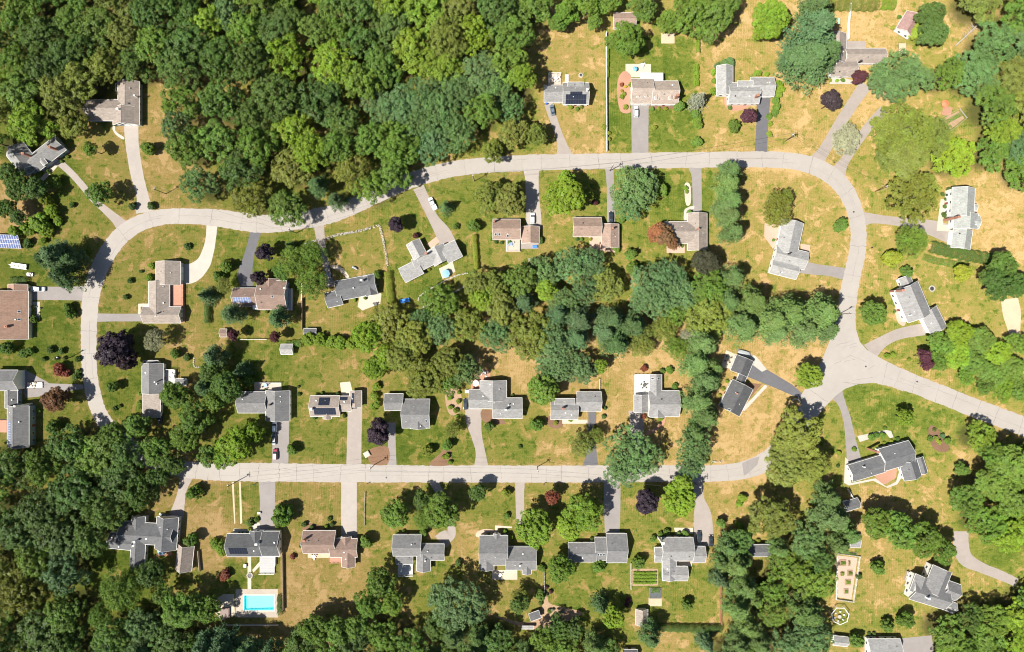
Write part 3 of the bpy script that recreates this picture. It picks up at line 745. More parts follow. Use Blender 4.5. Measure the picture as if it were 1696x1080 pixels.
def house(label, short, roof, wall, wings, chim=(), solar=(), sky=(), name='house', cat='house', windows=True, door=True, trim=True, base=0.25):
    w0 = wings[0]
    bx, by = P(w0['cx'], w0['cy'], w0['e'])
    root = empty(name, (bx, by, 0))
    tag(root, label, cat)
    B = Vector((bx, by, 0))
    geo = []
    for i, w in enumerate(wings):
        e = w['e'] + .013*i
        k = MPP*(CAM_H-e)/CAM_H
        c = P(w['cx'], w['cy'], e)
        a, b = w['w']*k/2, w['h']*k/2
        ang = math.radians(w['ang'])
        if w['ax'] == 'y': a, b = b, a; ang += math.pi/2
        if not w.get('dormer'): KEEP.append((w['cx']-w['w']/2, w['cy']-w['h']/2, w['cx']+w['w']/2, w['cy']+w['h']/2))
        geo.append(dict(c=Vector((c[0], c[1], 0)), a=a, b=b, ang=ang, e=e, p=w['p']*(1.38 if not w.get('dormer') and w['p'] > .34 else 1) if w['ax'] != 'f' else .02, w=w))
    def inside(pt, j):
        for q, g in enumerate(geo):
            if q == j: continue
            d = pt - g['c']; ca, sa = math.cos(g['ang']), math.sin(g['ang'])
            if abs(d.x*ca + d.y*sa) < g['a']-.3 and abs(-d.x*sa + d.y*ca) < g['b']-.3: return True
        return False
    nwin = 0
    for i, g in enumerate(geo):
        w = g['w']; a, b, e, p = g['a'], g['b'], g['e'], g['p']
        M = Matrix.Translation(g['c'] - B) @ Matrix.Rotation(g['ang'], 4, 'Z')
        g['M'] = M
        t = .16; r = e + p*b; hp = min(w.get('hip', 0)*b, a*.95); z0 = w.get('z0', 0.0)
        dm = w.get('dormer', False)
        T = [Vector(q) for q in ((-a,-b,e),(a,-b,e),(a,b,e),(-a,b,e),(-a+hp,0,r),(a-hp,0,r))]
        Bm = [q - Vector((0,0,t)) for q in T]
        mb = MB()
        mb.hull([M @ q for q in T+Bm], [(0,1,5,4),(2,3,4,5),(10,11,7,6),(11,10,9,8),(1,0,6,7),(3,2,8,9)] +
                ([(1,2,5),(3,0,4),(8,7,11),(6,9,10),(2,1,7,8),(0,3,9,6)] if hp > .05 else [(1,7,11,5),(2,5,11,8),(0,4,10,6),(3,9,10,4)]))
        rm = roof_mat(RC[w.get('col', roof)])
        rname = 'dormer_roof' if dm else 'roof'
        ro = mb.build(rname, rm, root)
        g['roof'] = ro
        if w['ax'] != 'f' and not dm:
            mb = MB(); x0, x1 = -a+hp, a-hp
            for s in (-1, 1):
                q = [Vector((x0, 0, r+.035)), Vector((x1, 0, r+.035)), Vector((x1, s*.2, r+.03-p*.2)), Vector((x0, s*.2, r+.03-p*.2))]
                mb.face([M @ v for v in (q if s < 0 else q[::-1])][::-1])
            mb.build('ridge_cap', rm, ro)
        if w['ax'] != 'f' and not dm and name == 'house' and a > 3:
            for q in range(2 if a > 4.5 else 1):
                vx, vy = random.uniform(-.7, .7)*(a-hp), random.choice((-1, 1))*b*random.uniform(.25, .6); vz = r - p*abs(vy)
                mb = MB(); s_ = random.choice((.12, .22)); mb.box(vx-s_, vy-s_, vz-.2, vx+s_, vy+s_, vz+.32, M=M); mb.build('vent', random.choice((DARKM, TRIM, METAL)), ro)
        # walls
        o = w.get('o', .4 if not dm else .15)
        wa, wb = a-o, b-o
        wz = e - t - .01 + (p*o if hp < .05 else 0)
        V = [Vector(q) for q in ((-wa,-wb,z0),(wa,-wb,z0),(wa,wb,z0),(-wa,wb,z0),(-wa,-wb,wz),(wa,-wb,wz),(wa,wb,wz),(-wa,wb,wz))]
        mb = MB()
        if hp > .05:
            mb.hull([M @ q for q in V], [(3,2,1,0),(4,5,6,7),(0,1,5,4),(1,2,6,5),(2,3,7,6),(3,0,4,7)])
        else:
            V += [Vector((-wa,0,r-t-.01)), Vector((wa,0,r-t-.01))]
            mb.hull([M @ q for q in V], [(3,2,1,0),(0,1,5,4),(2,3,7,6),(1,2,6,9,5),(3,0,4,8,7),(4,5,9,8),(6,7,8,9)])
        wm = siding_mat(WC[w.get('wall', wall)]) if w.get('wall', wall) != 'brick' else BRICK
        if not w.get('open'):
            mb.build('dormer_wall' if dm else 'wall', wm, root)
        else:
            for sx in (-1, 1):
                for sy in (-1, 1):
                    m3 = MB(); m3.box(sx*wa-.08, sy*wb-.08, 0, sx*wa+.08, sy*wb+.08, e-t, M=M); m3.build('post', TRIM, root)
        if base and not dm and not w.get('open'):
            mb = MB(); mb.box(-wa-.03, -wb-.03, -.05, wa+.03, wb+.03, base, M=M); mb.build('foundation', surf((.36,.35,.33), .9, .15), root)
        # gutters and rake boards
        if trim:
            mb = MB(); gw = .10
            for s in (-1, 1):
                if s < 0: mb.box(-a, -b-gw, e-.15, a, -b-.003, e-.01, M=M)
                else: mb.box(-a, b+.003, e-.15, a, b+gw, e-.01, M=M)
                if hp < .05:
                    for q in (-1, 1):
                        x0, x1 = (a+.003, a+.075) if s > 0 else (-a-.075, -a-.003)
                        pts = [Vector(v) for v in ((x0, q*b, e-t), (x1, q*b, e-t), (x1, 0, r-t), (x0, 0, r-t))]
                        up = [v + Vector((0, 0, t+.02)) for v in pts]
                        mb.hull([M @ v for v in pts+up], [(3,2,1,0),(4,5,6,7),(0,1,5,4),(1,2,6,5),(2,3,7,6),(3,0,4,7)])
                else:
                    x0, x1 = (a+.003, a+gw) if s > 0 else (-a-gw, -a-.003)
                    mb.box(x0, -b, e-.15, x1, b, e-.01, M=M)
            mb.build('fascia', TRIM if not dm else WHITE, root)
        # windows, doors, garage doors on the walls that face the middle of the view
        if dm:
            for s in (-1, 1):
                n = (M.to_3x3() @ Vector((s, 0, 0)))
                if n.dot(Vector(w.get('face', (0, -1, 0)))) > .6:
                    ww = link('window', WIN, root, M @ Vector((s*wa, 0, z0+(e-z0)*.62)), (0, 0, math.atan2(n.y, n.x)-math.pi/2), (min(1, wb*1.3), 1, .7))
                    link('pane', PANE, ww)
            continue
        if not windows: continue
        gd = w.get('gd')
        for (nx, ny, half, off) in ((0,-1,wa,wb),(0,1,wa,wb),(1,0,wb,wa),(-1,0,wb,wa)):
            n = M.to_3x3() @ Vector((nx, ny, 0)); rz = math.atan2(n.y, n.x)-math.pi/2
            tdir = M.to_3x3() @ Vector((-ny, nx, 0))
            mid = M @ Vector((nx*off, ny*off, 0))
            wpos = mid + B
            if gd and n.dot(Vector({'n':(0,1,0),'s':(0,-1,0),'e':(1,0,0),'w':(-1,0,0)}[gd])) > .75:
                num = 2 if half > 3.0 else 1
                for q in range(num):
                    pt = mid + tdir*((q-(num-1)/2)*min(2.9, half*.98))
                    if not inside(pt + B + n*.3, i):
                        link('garage_door', GAR, root, pt + Vector((0, 0, .06)), (0, 0, rz), (1 if half > 1.5 else .8, 1, 1))
                continue
            vis = n.dot(-wpos.normalized()) if wpos.length > 30 else 1
            if vis < -.15: continue
            num = max(1, int(half*2/2.9))
            rows = (1.55,) if e - z0 < 4.2 else (1.55, 4.15)
            for q in range(num):
                pt = mid + tdir*((q+.5)/num*2-1)*half*.94
                if inside(pt + B + n*.35, i): continue
                for ri, z in enumerate(rows):
                    if z + .7 > e: continue
                    if door and ri == 0 and i == 0 and q == num//2 and nx == 0 and nwin >= 0:
                        nwin = -99
                        d = link('door', DOOR, root, pt + Vector((0, 0, .2)), (0, 0, rz)); link('handle', KNOB, d)
                        continue
                    ww = link('window', WIN, root, pt + Vector((0, 0, z)), (0, 0, rz)); link('pane', PANE, ww)
    for c in chim:
        x, y, h = c[0], c[1], c[2] + (1.3 if len(c) < 5 or c[4] > .3 else .7); mt = {'b': BRICK, 'w': WHITE, 'd': DARKM, 's': STONE}[c[3] if len(c) > 3 else 'b']
        s = c[4] if len(c) > 4 else .5
        q = P(x, y, h); L = Vector((q[0], q[1], 0)) - B
        mb = MB(); mb.box(L.x-s, L.y-s*.75, 0 if s > .3 else h-2.2, L.x+s, L.y+s*.75, h); mb.box(L.x-s-.06, L.y-s*.75-.06, h+.002, L.x+s+.06, L.y+s*.75+.06, h+.12)
        ch = mb.build('chimney' if s > .3 else 'vent', mt, root)
        if s > .3:
            mb = MB(); mb.tube((L.x, L.y, h+.123), (L.x, L.y, h+.42), .17, .15, 10); mb.build('flue', surf((.30,.16,.10), .9), ch)
    def plane(g, side):
        sl = math.atan(g['p'])
        m3 = Matrix.Rotation(g['ang'], 3, 'Z') @ Matrix.Rotation(sl*(1 if side < 0 else -1), 3, 'X')
        O = g['c'] + Vector((0, 0, g['e']+g['p']*g['b']))
        return O, m3
    def local(g, px, py, h):
        q = P(px, py, h); d = Vector((q[0], q[1], 0)) - g['c']; ca, sa = math.cos(g['ang']), math.sin(g['ang'])
        return d.x*ca + d.y*sa, -d.x*sa + d.y*ca
    for s in solar:
        wi, x0, y0, x1, y1 = s[:5]; kind = s[5] if len(s) > 5 else 'dark'
        g = geo[wi]; h = g['e'] + g['p']*g['b']*.5
        L = [local(g, *q, h) for q in ((x0,y0),(x1,y0),(x1,y1),(x0,y1))]
        mid = sum(q[1] for q in L)/4; side = -1 if mid < 0 else 1
        u0, u1 = min(q[0] for q in L), max(q[0] for q in L); v0, v1 = min(q[1] for q in L), max(q[1] for q in L)
        u0 = max(u0, -g['a']+.2); u1 = min(u1, g['a']-.2)
        if side < 0: v0, v1 = max(v0, -g['b']+.15), min(v1, -.12)
        else: v0, v1 = max(v0, .12), min(v1, g['b']-.15)
        O, m3 = plane(g, side); cs = math.cos(math.atan(g['p']))
        solar_array(root, B, O, m3, u0, u1, v0/cs, v1/cs, kind)
    for s in sky:
        wi, x, y = s[:3]; g = geo[wi]; u, v = local(g, x, y, g['e']+g['p']*g['b']*.5)
        O, m3 = plane(g, -1 if v < 0 else 1)
        mb = MB(); mb.box(-.45, -.6, 0, .45, .6, .10, 0); mb.box(-.38, -.53, .09, .38, .53, .115, 1)
        so = mb.build('skylight', [TRIM, GLASS], root, O + m3 @ Vector((u, v/math.cos(math.atan(g['p'])), 0)) - B)
        so.rotation_euler = m3.to_euler()
    HOUSE_GEO.append(geo)
    HOUSES.append((short, sum(w['cx'] for w in wings)/len(wings), sum(w['cy'] for w in wings)/len(wings)))
    return root, B, geo

def part_box(root, B, name, x0, y0, x1, y1, z0, z1, mat, ang=0, rails=None):
    """a deck or slab belonging to a house, given by its outline in the photo"""
    k = MPP*(CAM_H-z1)/CAM_H
    c = P((x0+x1)/2, (y0+y1)/2, z1)
    M = Matrix.Translation(Vector((c[0], c[1], 0)) - B) @ Matrix.Rotation(math.radians(ang), 4, 'Z')
    a, b = abs(x1-x0)*k/2, abs(y1-y0)*k/2
    mb = MB(); mb.box(-a, -b, z0, a, b, z1-.03, M=M)
    o = mb.build(name, mat, root)
    if name == 'deck':
        n = max(2, int(2*b/.9))
        for i in range(n):
            y = -b + 2*b*(i+.5)/n
            q = MB(); q.box(-a, y-b/n+.025, z1-.028, a, y+b/n-.025, z1, M=M); q.build('plank', mat, o)
    if rails:
        q = MB()
        for sd in rails:
            xa, ya, xb, yb = {'n':(-a,b,a,b),'s':(-a,-b,a,-b),'e':(a,-b,a,b),'w':(-a,-b,-a,b)}[sd]
            va, vb = Vector((xa, ya, 0)), Vector((xb, yb, 0)); L = (vb-va).length; n = max(1, int(L/1.6))
            d = (vb-va)/n
            for i in range(n+1):
                p = va + d*i; q.box(p.x-.06, p.y-.06, z1, p.x+.06, p.y+.06, z1+1.02, M=M)
            w = .06
            q.box(min(xa,xb)-w, min(ya,yb)-w, z1+.95, max(xa,xb)+w, max(ya,yb)+w, z1+1.05, M=M)
        q.build('railing', WHITE if mat is not DRIVE['reddeck'] else WOODR, root)
    return o

H = house
r,B,g = H('brown-roofed T-shaped house with teal east wall below the top left wood', 'brown T-shaped house', 'tan', 'teal',
  [W(145,165,205,200,'x'), W(195,135,231,207,'y',3.0,.45,gd='s'), W(187,178,231,207,'y',2.9,.5)], chim=[(194,180,6.2,'w',.4),(222,158,5,'w',.25)])
part_box(r,B,'deck',194,139,204,152,0,.6,DRIVE['greydeck'],0,'w')
r,B,g = H('angled grey house with two small dormers at the left edge among trees', 'angled grey house at the left edge', 'mgray', 'blue',
  [R(78,254,58,30,38,'x',3.0,.6), R(38,264,36,44,38,'y',3.0,.6), R(54,270,30,22,38,'x',2.8,.5),
   R(72,268,8,12,38,'y',4.6,.5,z0=3.2,dormer=True,face=(.6,-.8,0)), R(31,286,8,12,38,'y',4.6,.5,z0=3.2,dormer=True,face=(.6,-.8,0))], chim=[(81,243,7.5),(37,254,7.5)])
r,B,g = H('wide pinkish-brown roofed house with two skylights cut by the left edge', 'pink-brown house at the left edge', 'warm', 'cream',
  [W(-24,482,47,562,'y',2.9,.38,gd='e'), W(13,471,46,500,'y',2.8,.4)], chim=[(9,541,6)], sky=[(0,29,516),(0,29,529)])
r,B,g = H('large white gabled house with blue end wall and roof solar panels, left edge', 'white gabled house with solar panels', 'gray', 'blue',
  [W(12,672,48,741,'y',4.6,.5), W(-20,613,30,647,'x',4.6,.55,wall='white',gd='e'), W(8,645,29,676,'y',3.2,.5)],
  chim=[(24,673,8.6,'w',.35)], solar=[(0,12.5,697,20,738,'blue'),(1,-4,647,23,652,'dark')])
part_box(r,B,'deck',-10,696,11,716,0,1.0,DRIVE['reddeck'],0)
r,B,g = H('tan-roofed house with brick-red side deck beside the curving road', 'tan house with the red side deck', 'tan', 'grey',
  [W(246,466,281,524,'y',2.8,.42), W(258,433,299,472,'y',3.4,.4,gd='e'), W(237,508,300,535,'x',2.9,.5,gd='w')], chim=[(259,519,5.4,'d',.25)])
part_box(r,B,'deck',282,470,303,508,0,1.4,DRIVE['reddeck'],0,'e')
part_box(r,B,'deck',299,508,306,534,0,.5,DRIVE['reddeck'],0)
r,B,g = H('brown house with blue solar panels and a white awning roof', 'brown house with the white awning', 'brown', 'blue',
  [W(427,465,475,513,'x',4.2,.42), W(386,477,432,507,'x',2.9,.45,gd='n'), W(436,462,462,482,'y',3.6,.5), W(419,495,449,512,'f',3.0,.05,col='white',open=True)],
  chim=[(471,477,7.2,'w',.3),(446,492,6,'d',.2)], solar=[(1,387,488,416,501,'blue')], sky=[(0,453,491)])
part_box(r,B,'deck',476,478,484,514,0,1.2,DRIVE['greydeck'],0,'e')
r,B,g = H('dark grey house tilted along a tan patio, with garage wing on its left', 'dark grey house by the tan patio', 'slate', 'grey',
  [R(590,476,66,33,11,'x',3.0,.42), R(553,495,26,25,13,'x',2.7,.4), R(613,473,20,33,11,'y',3.1,.5)], chim=[(598,464,6.2,'w',.4),(585,477,5.4,'w',.15)])
r,B,g = H('pale grey rambling house of stepped wings by a blue umbrella', 'pale grey stepped house', 'lgray', 'white',
  [R(708,430,48,24,27,'x',2.9,.45), R(681,449,34,26,27,'x',2.8,.4), R(690,413,24,28,27,'y',3.2,.5), R(727,422,30,28,27,'y',3.0,.45), R(748,417,26,30,27,'x',2.8,.45,gd='n')], chim=[(705,419,6.4,'b',.4)])
r,B,g = H('pinkish-brown house with skylights and rear deck under a big tree', 'pink-brown house with the rear deck', 'pink', 'cream',
  [W(816,363,862,397,'x',3.2,.5), W(864,375,893,403,'y',2.9,.45,gd='n')], sky=[(0,821,388),(0,827,388),(0,841,390)], chim=[(818,366,6,'b',.35)])
part_box(r,B,'deck',839,397,861,416,0,.8,DRIVE['deck'],0,'ws')
r,B,g = H('pink-tan roofed house with long rear wing and cluttered patio', 'pink-tan house with cluttered patio', 'pink', 'cream',
  [W(949,360,996,392,'x',3.0,.5), W(996,371,1025,410,'y',2.9,.35,gd='n')], chim=[(1015,378,5.4,'b',.35)])
r,B,g = H('brown-grey T-shaped house at the foot of a straight driveway', 'brown-grey T-shaped house', 'tan', 'tan',
  [W(1101,367,1150,403,'x',2.9,.48), W(1139,353,1171,415,'y',3.0,.45,gd='n')], chim=[(1157,379,6.2,'b',.35)])
r,B,g = H('light grey house slanted inside the right bend of the road', 'light grey house inside the bend', 'lgray', 'white',
  [R(1308,393,36,54,-12,'y',3.0,.4), R(1309,426,54,30,-14,'x',2.9,.4), R(1299,445,46,26,-14,'x',2.8,.4,gd='e')], chim=[(1309,420,6,'d',.3)])
r,B,g = H('white house with pale green-grey roof on the far right lot', 'white house with pale green roof', 'green', 'white',
  [R(1595,335,38,48,-3,'y',5.2,.42), R(1600,366,40,26,-3,'y',4.2,.4), R(1609,367,26,22,-3,'x',4.0,.4), R(1593,396,32,32,-8,'y',3.4,.45,gd='w'), R(1614,343,10,10,-3,'x',3.4,.3)],
  chim=[(1589,359,8.4)])
r,B,g = H('grey slanted house with white windowed front right of the junction', 'grey slanted house with white front', 'mgray', 'white',
  [R(1512,500,42,58,23,'y',4.8,.42), R(1501,467,20,20,23,'y',3.0,.4), R(1546,530,30,38,27,'y',3.4,.42,gd='w')], chim=[(1496,481,8.2),(1509,522,6.4,'w',.2)])
r,B,g = H('slate-grey house wrapped round a rounded brick patio', 'slate house with the brick patio', 'slate', 'white',
  [R(1485,755,52,38,16,'x',3.6,.45), R(1436,776,58,29,17,'x',3.0,.42,gd='n'), R(1508,778,30,30,17,'y',3.0,.42), R(1527,771,12,28,17,'y',2.7,.4)], chim=[(1455,749,7),(1432,774,5,'w',.2)])
r,B,g = H('grey many-gabled house with white gables in the lower right', 'grey many-gabled house', 'gray', 'white',
  [R(1540,985,62,34,-17,'x',4.8,.5), R(1553,962,34,44,-22,'y',5.0,.55), R(1576,978,24,28,-20,'x',4.2,.5), R(1522,968,22,30,-20,'y',4.6,.6), R(1572,1004,22,18,-22,'x',3.2,.55,col='lgray')], chim=[(1539,992,8,'w',.4)])
part_box(r,B,'deck',1501,948,1514,963,0,1.0,DRIVE['deck'],-17,'w')
r,B,g = H('light grey roof of a house cut by the bottom edge beside a parking pad', 'light grey house at the bottom edge', 'lgray', 'white',
  [W(1437,1058,1491,1092,'x',3.2,.42)])
r,B,g = H('grey house with dark solar array beside the long white fence', 'grey house with dark solar array', 'mgray', 'white',
  [W(932,137,975,173,'x',3.4,.5), W(901,141,934,169,'x',2.8,.42,gd='s'), W(940,136,967,150,'x',4.4,.25)], chim=[(973,148,7.2,'w',.35)], solar=[(0,937,157,971,171),(0,944,153,964,158)])
part_box(r,B,'deck',909,122,929,140,0,.5,DRIVE['deck'],0,'nw')
part_box(r,B,'deck',936,123,942,138,0,.4,DRIVE['greydeck'],0)
r,B,g = H('tan-roofed house with four small dormers and a white car out front', 'tan house with four dormers', 'beige', 'white',
  [W(1079,134,1123,173,'x',3.2,.5), W(1045,130,1081,172,'x',3.3,.5,gd='s'), W(1061,121,1098,137,'f',2.9,.05,col='white')] +
  [W(x,y,x+7,y+9,'y',5.0,.5,z0=3.4,dormer=True,face=(0,-1,0)) for x,y in ((1054,152),(1068,152),(1084,156),(1108,156))], chim=[(1123,157,7)])
r,B,g = H('light grey U-shaped house beside a dark driveway and maroon tree', 'light grey U-shaped house', 'lgray', 'white',
  [W(1206,137,1257,172,'x',3.2,.45), W(1187,109,1214,158,'y',2.9,.42), W(1243,128,1282,160,'x',2.8,.4,gd='s'), W(1221,134,1248,148,'x',4.4,.25)], chim=[(1256,157,6.2)])
r,B,g = H('brown-grey house with a concrete rear court in the upper right', 'brown-grey house with rear court', 'tan', 'white',
  [W(1375,100,1419,126,'x',2.9,.42), W(1371,55,1402,104,'y',2.9,.4), W(1400,80,1467,105,'x',2.8,.4)], chim=[(1427,100,5.4,'d',.3)])
H('white barn-like outbuilding with rose-brown roof near the top right', 'white outbuilding with rose roof', 'rose', 'white',
  [R(1506,40,30,34,-31,'y',3.2,.45)], name='outbuilding', cat='outbuilding', door=False)
H('pinkish-grey roof half hidden by trees at the top edge', 'pinkish-grey roof at the top edge', 'pink', 'white', [W(1016,21,1053,46,'x',2.8,.4)], name='outbuilding', cat='outbuilding')
r,B,g = H('grey house with pale flat porch roof facing the left road bend', 'grey house with the pale porch roof', 'gray', 'white',
  [W(235,602,271,652,'y',3.0,.45), W(236,648,266,691,'f',2.8,.05,col='tan',gd='s'), W(238,597,262,606,'x',2.6,.3)], chim=[(256,633,5.4,'w',.2)])
part_box(r,B,'deck',271,612,290,638,0,1.2,DRIVE['greydeck'],0,'en')
r,B,g = H('grey house with a wide garage wing above two parked cars', 'grey house with the wide garage', 'gray', 'white',
  [W(394,649,442,684,'x',2.9,.45), W(440,647,480,697,'y',3.4,.45,gd='s')], chim=[(445,671,6.4,'d',.35)])
part_box(r,B,'deck',423,634,466,649,0,.5,DRIVE['deck'],0,'n')
r,B,g = H('brown-grey house with several black solar arrays and a side garage', 'brown-grey house with black solar arrays', 'tan', 'white',
  [W(514,655,563,690,'x',3.0,.42), W(548,656,582,681,'x',2.9,.4), W(579,647,599,674,'y',2.8,.4,gd='s'), W(535,683,549,694,'y',2.8,.45)],
  chim=[(515,678,5.8,'w',.4)], solar=[(0,520,675,556,687),(0,528,659,546,671),(1,557,658,575,663),(2,583,651,590,668)])
r,B,g = H('grey two-wing house behind a dark purple tree', 'grey house behind the purple tree', 'gray', 'white',
  [W(666,661,712,709,'x',3.2,.42), W(637,652,668,680,'x',2.9,.42), W(680,684,706,710,'y',3.0,.45)], sky=[(0,706,697)])
r,B,g = H('large grey house of three wings with brown stone rear patio', 'large grey three-wing house', 'mgray', 'white',
  [W(816,659,865,693,'x',3.2,.45), W(777,645,819,677,'x',3.0,.45,gd='s'), W(795,630,839,664,'y',3.1,.42)], chim=[(838,679,6.6,'w',.4),(842,671,5.4,'w',.15),(812,637,5,'w',.15)])
r,B,g = H('light grey house with garage wing above a short dark driveway', 'light grey house by the dark driveway', 'mgray', 'white',
  [W(912,660,957,695,'x',3.1,.48), W(955,649,996,681,'x',3.0,.42,gd='s'), W(918,660,952,676,'x',4.2,.3)], chim=[(933,677,6.4,'b',.4)])
r,B,g = H('light grey house with large white rear deck and brick front walk', 'light grey house with white deck', 'mgray', 'white',
  [W(1074,647,1125,690,'x',3.0,.42), W(1076,620,1096,668,'y',2.9,.42), W(1050,654,1074,683,'y',2.8,.42,gd='s'), W(1076,664,1101,691,'y',3.05,.42)], sky=[(1,1081,627),(1,1090,627)])
part_box(r,B,'deck',1051,620,1077,655,0,.6,surf((.62,.58,.52),.8,.12),0,'nw')
r,B,g = H('dark grey slanted house with a black driveway near the junction', 'dark slanted house near the junction', 'dgray', 'white',
  [R(1219,659,38,50,-27,'y',3.2,.42), R(1229,606,30,28,-22,'y',2.9,.42,gd='e'), R(1228,628,14,24,-25,'y',2.7,.4)], chim=[(1221,652,5.4,'b',.3)], sky=[(0,1207,678)])
r,B,g = H('dark grey house with three gabled wings in the lower left woods', 'dark grey three-gabled house', 'slate', 'grey',
  [R(244,884,88,36,-3,'x',3.4,.5), R(276,883,36,54,-4,'y',3.5,.55,gd='n'), R(201,897,40,26,-6,'x',2.9,.42), R(228,918,24,48,-3,'y',3.2,.5), R(229,868,22,26,-3,'y',3.5,.5)], chim=[(222,898,6.6,'w',.4)])
part_box(r,B,'deck',262,910,284,920,0,.4,DRIVE['brick'],0)
r,B,g = H('black-roofed house above the swimming pool', 'black-roofed house above the pool', 'dgray', 'white',
  [W(376,884,464,922,'x',3.2,.42), W(414,879,436,910,'y',3.3,.5), W(434,880,463,921,'x',3.4,.48,gd='n')], chim=[(424,902,6.4,'w',.45)], solar=[(0,380,893,410,918)])
part_box(r,B,'deck',430,921,456,937,0,1.4,surf((.34,.335,.33),.8,.1),0,'e')
part_box(r,B,'deck',430,937,455,950,0,.7,surf((.34,.335,.33),.8,.1),0,'s')
r,B,g = H('brown house with dark front slope and L-shaped rear wing', 'brown house with dark front slope', 'brown', 'brown',
  [W(502,879,556,917,'x',3.4,.5), W(547,892,592,923,'x',3.0,.42,gd='n'), W(566,914,588,939,'y',2.9,.42), W(565,889,582,908,'y',3.1,.5)], chim=[(503,896,6.8,'b',.4)])
part_box(r,B,'deck',546,917,566,932,0,1.0,DRIVE['reddeck'],0,'s')
r,B,g = H('grey house with side garage and grey rear deck among oaks', 'grey house with grey rear deck', 'gray', 'white',
  [W(651,886,698,921,'x',3.3,.48), W(697,901,736,928,'x',2.9,.42,gd='n'), W(690,914,713,946,'y',3.0,.42), W(656,918,684,935,'x',2.8,.2)], sky=[(2,706,926)])
part_box(r,B,'deck',660,934,684,953,0,.9,DRIVE['greydeck'],0,'sw')
r,B,g = H('grey house with front gable and stone rear patio', 'grey house with stone rear patio', 'gray', 'white',
  [W(794,887,841,936,'x',3.5,.45), W(838,906,888,944,'x',3.0,.42,gd='n'), W(817,884,828,902,'y',3.6,.5), W(794,918,818,944,'y',3.2,.4), W(865,926,880,951,'y',2.9,.42)], chim=[(861,937,5.6,'w',.25)])
r,B,g = H('low grey house with skylit link half under bright green trees', 'low grey house with skylights', 'gray', 'white',
  [W(941,899,988,931,'x',2.9,.42), W(1004,884,1038,932,'x',3.2,.45,gd='n'), W(985,890,1006,928,'x',2.8,.4)], sky=[(2,991,918),(2,995,918),(2,1000,918)])
r,B,g = H('light grey house with white chimney and rear ell by a vegetable plot', 'light grey house by the vegetable plot', 'mgray', 'white',
  [W(1096,890,1148,929,'x',3.5,.45), W(1084,907,1104,931,'x',2.8,.42), W(1146,905,1168,932,'x',2.9,.42,gd='n'), W(1097,924,1120,961,'y',3.0,.4), W(1097,938,1139,962,'x',2.9,.38)],
  chim=[(1098,900,7.6,'w',.5)])
r,B,g = H('shaded dark-roofed house under an olive tree in the lower right', 'shaded house under the olive tree', 'slate', 'teal',
  [W(1236,902,1276,922,'x',3.0,.42), W(1228,886,1242,914,'y',2.9,.42)])

# ------------------------------------------------------------------ sheds
def shed(label, roof, wall, wing, cat='shed'):
    r, B, g = house(label, label, roof, wall, [wing], name='shed', cat=cat, windows=False, trim=True, base=0)
    HOUSES.pop(); HOUSE_GEO.pop()
    gg = g[0]; n = Vector((0, -1, 0))
    M = gg['M']; s = 1 if (M.to_3x3() @ Vector((0, 1, 0))).dot(-gg['c']) > 0 else -1
    d = link('door', DOOR, r, M @ Vector((0, s*(gg['b']-.4), .1)), (0, 0, gg['ang'] + (0 if s > 0 else math.pi)), (1.2, 1, .9)); link('handle', KNOB, d)
    return r
shed('weathered brown-grey gabled shed right of the dark three-gabled house', 'tan', 'brown', R(306,924,27,42,-6,'y',2.5,.7))
shed('small grey-roofed shed on the lawn edge left of bright bushes', 'lgray', 'white', W(465,570,485,587,'x',2.3,.45))
shed('small grey shed beside the deck of the pale-porch house', 'mgray', 'grey', W(291,627,309,638,'x',2.2,.45))
shed('dark shed with reddish surround behind the white garden fence', 'slate', 'brown', R(886,1020,18,13,20,'x',2.3,.45))
shed('rounded brown-grey shed left of the long hedge', 'tan', 'tan', W(1053,1009,1073,1035,'y',2.3,.6))
shed('dark grey shed at the end of a white fence below the slate house', 'slate', 'white', R(1411,836,24,17,17,'x',2.4,.5))
shed('grey shed with one roof vent above the fenced garden', 'mgray', 'grey', W(1408,886,1425,907,'x',2.4,.3))
shed('small white shed with pale gabled roof near the bottom edge', 'lgray', 'white', R(1392,1062,24,16,-6,'x',2.3,.55))
shed('small dark-roofed shed in the bushes left of the dry lawn', 'slate', 'brown', W(503,544,524,556,'x',2.2,.4))
shed('small brown shed against purple bushes behind the white-fenced lawn', 'brown', 'brown', W(364,545,376,558,'x',2.2,.4))
shed('long low grey shed in the planting bed at the bottom', 'lgray', 'grey', W(864,1037,884,1042,'x',2.0,.3))
shed('black cottage roof cut by the bottom edge left of the pines', 'dgray', 'white', W(1032,1076,1056,1096,'x',2.6,.45))

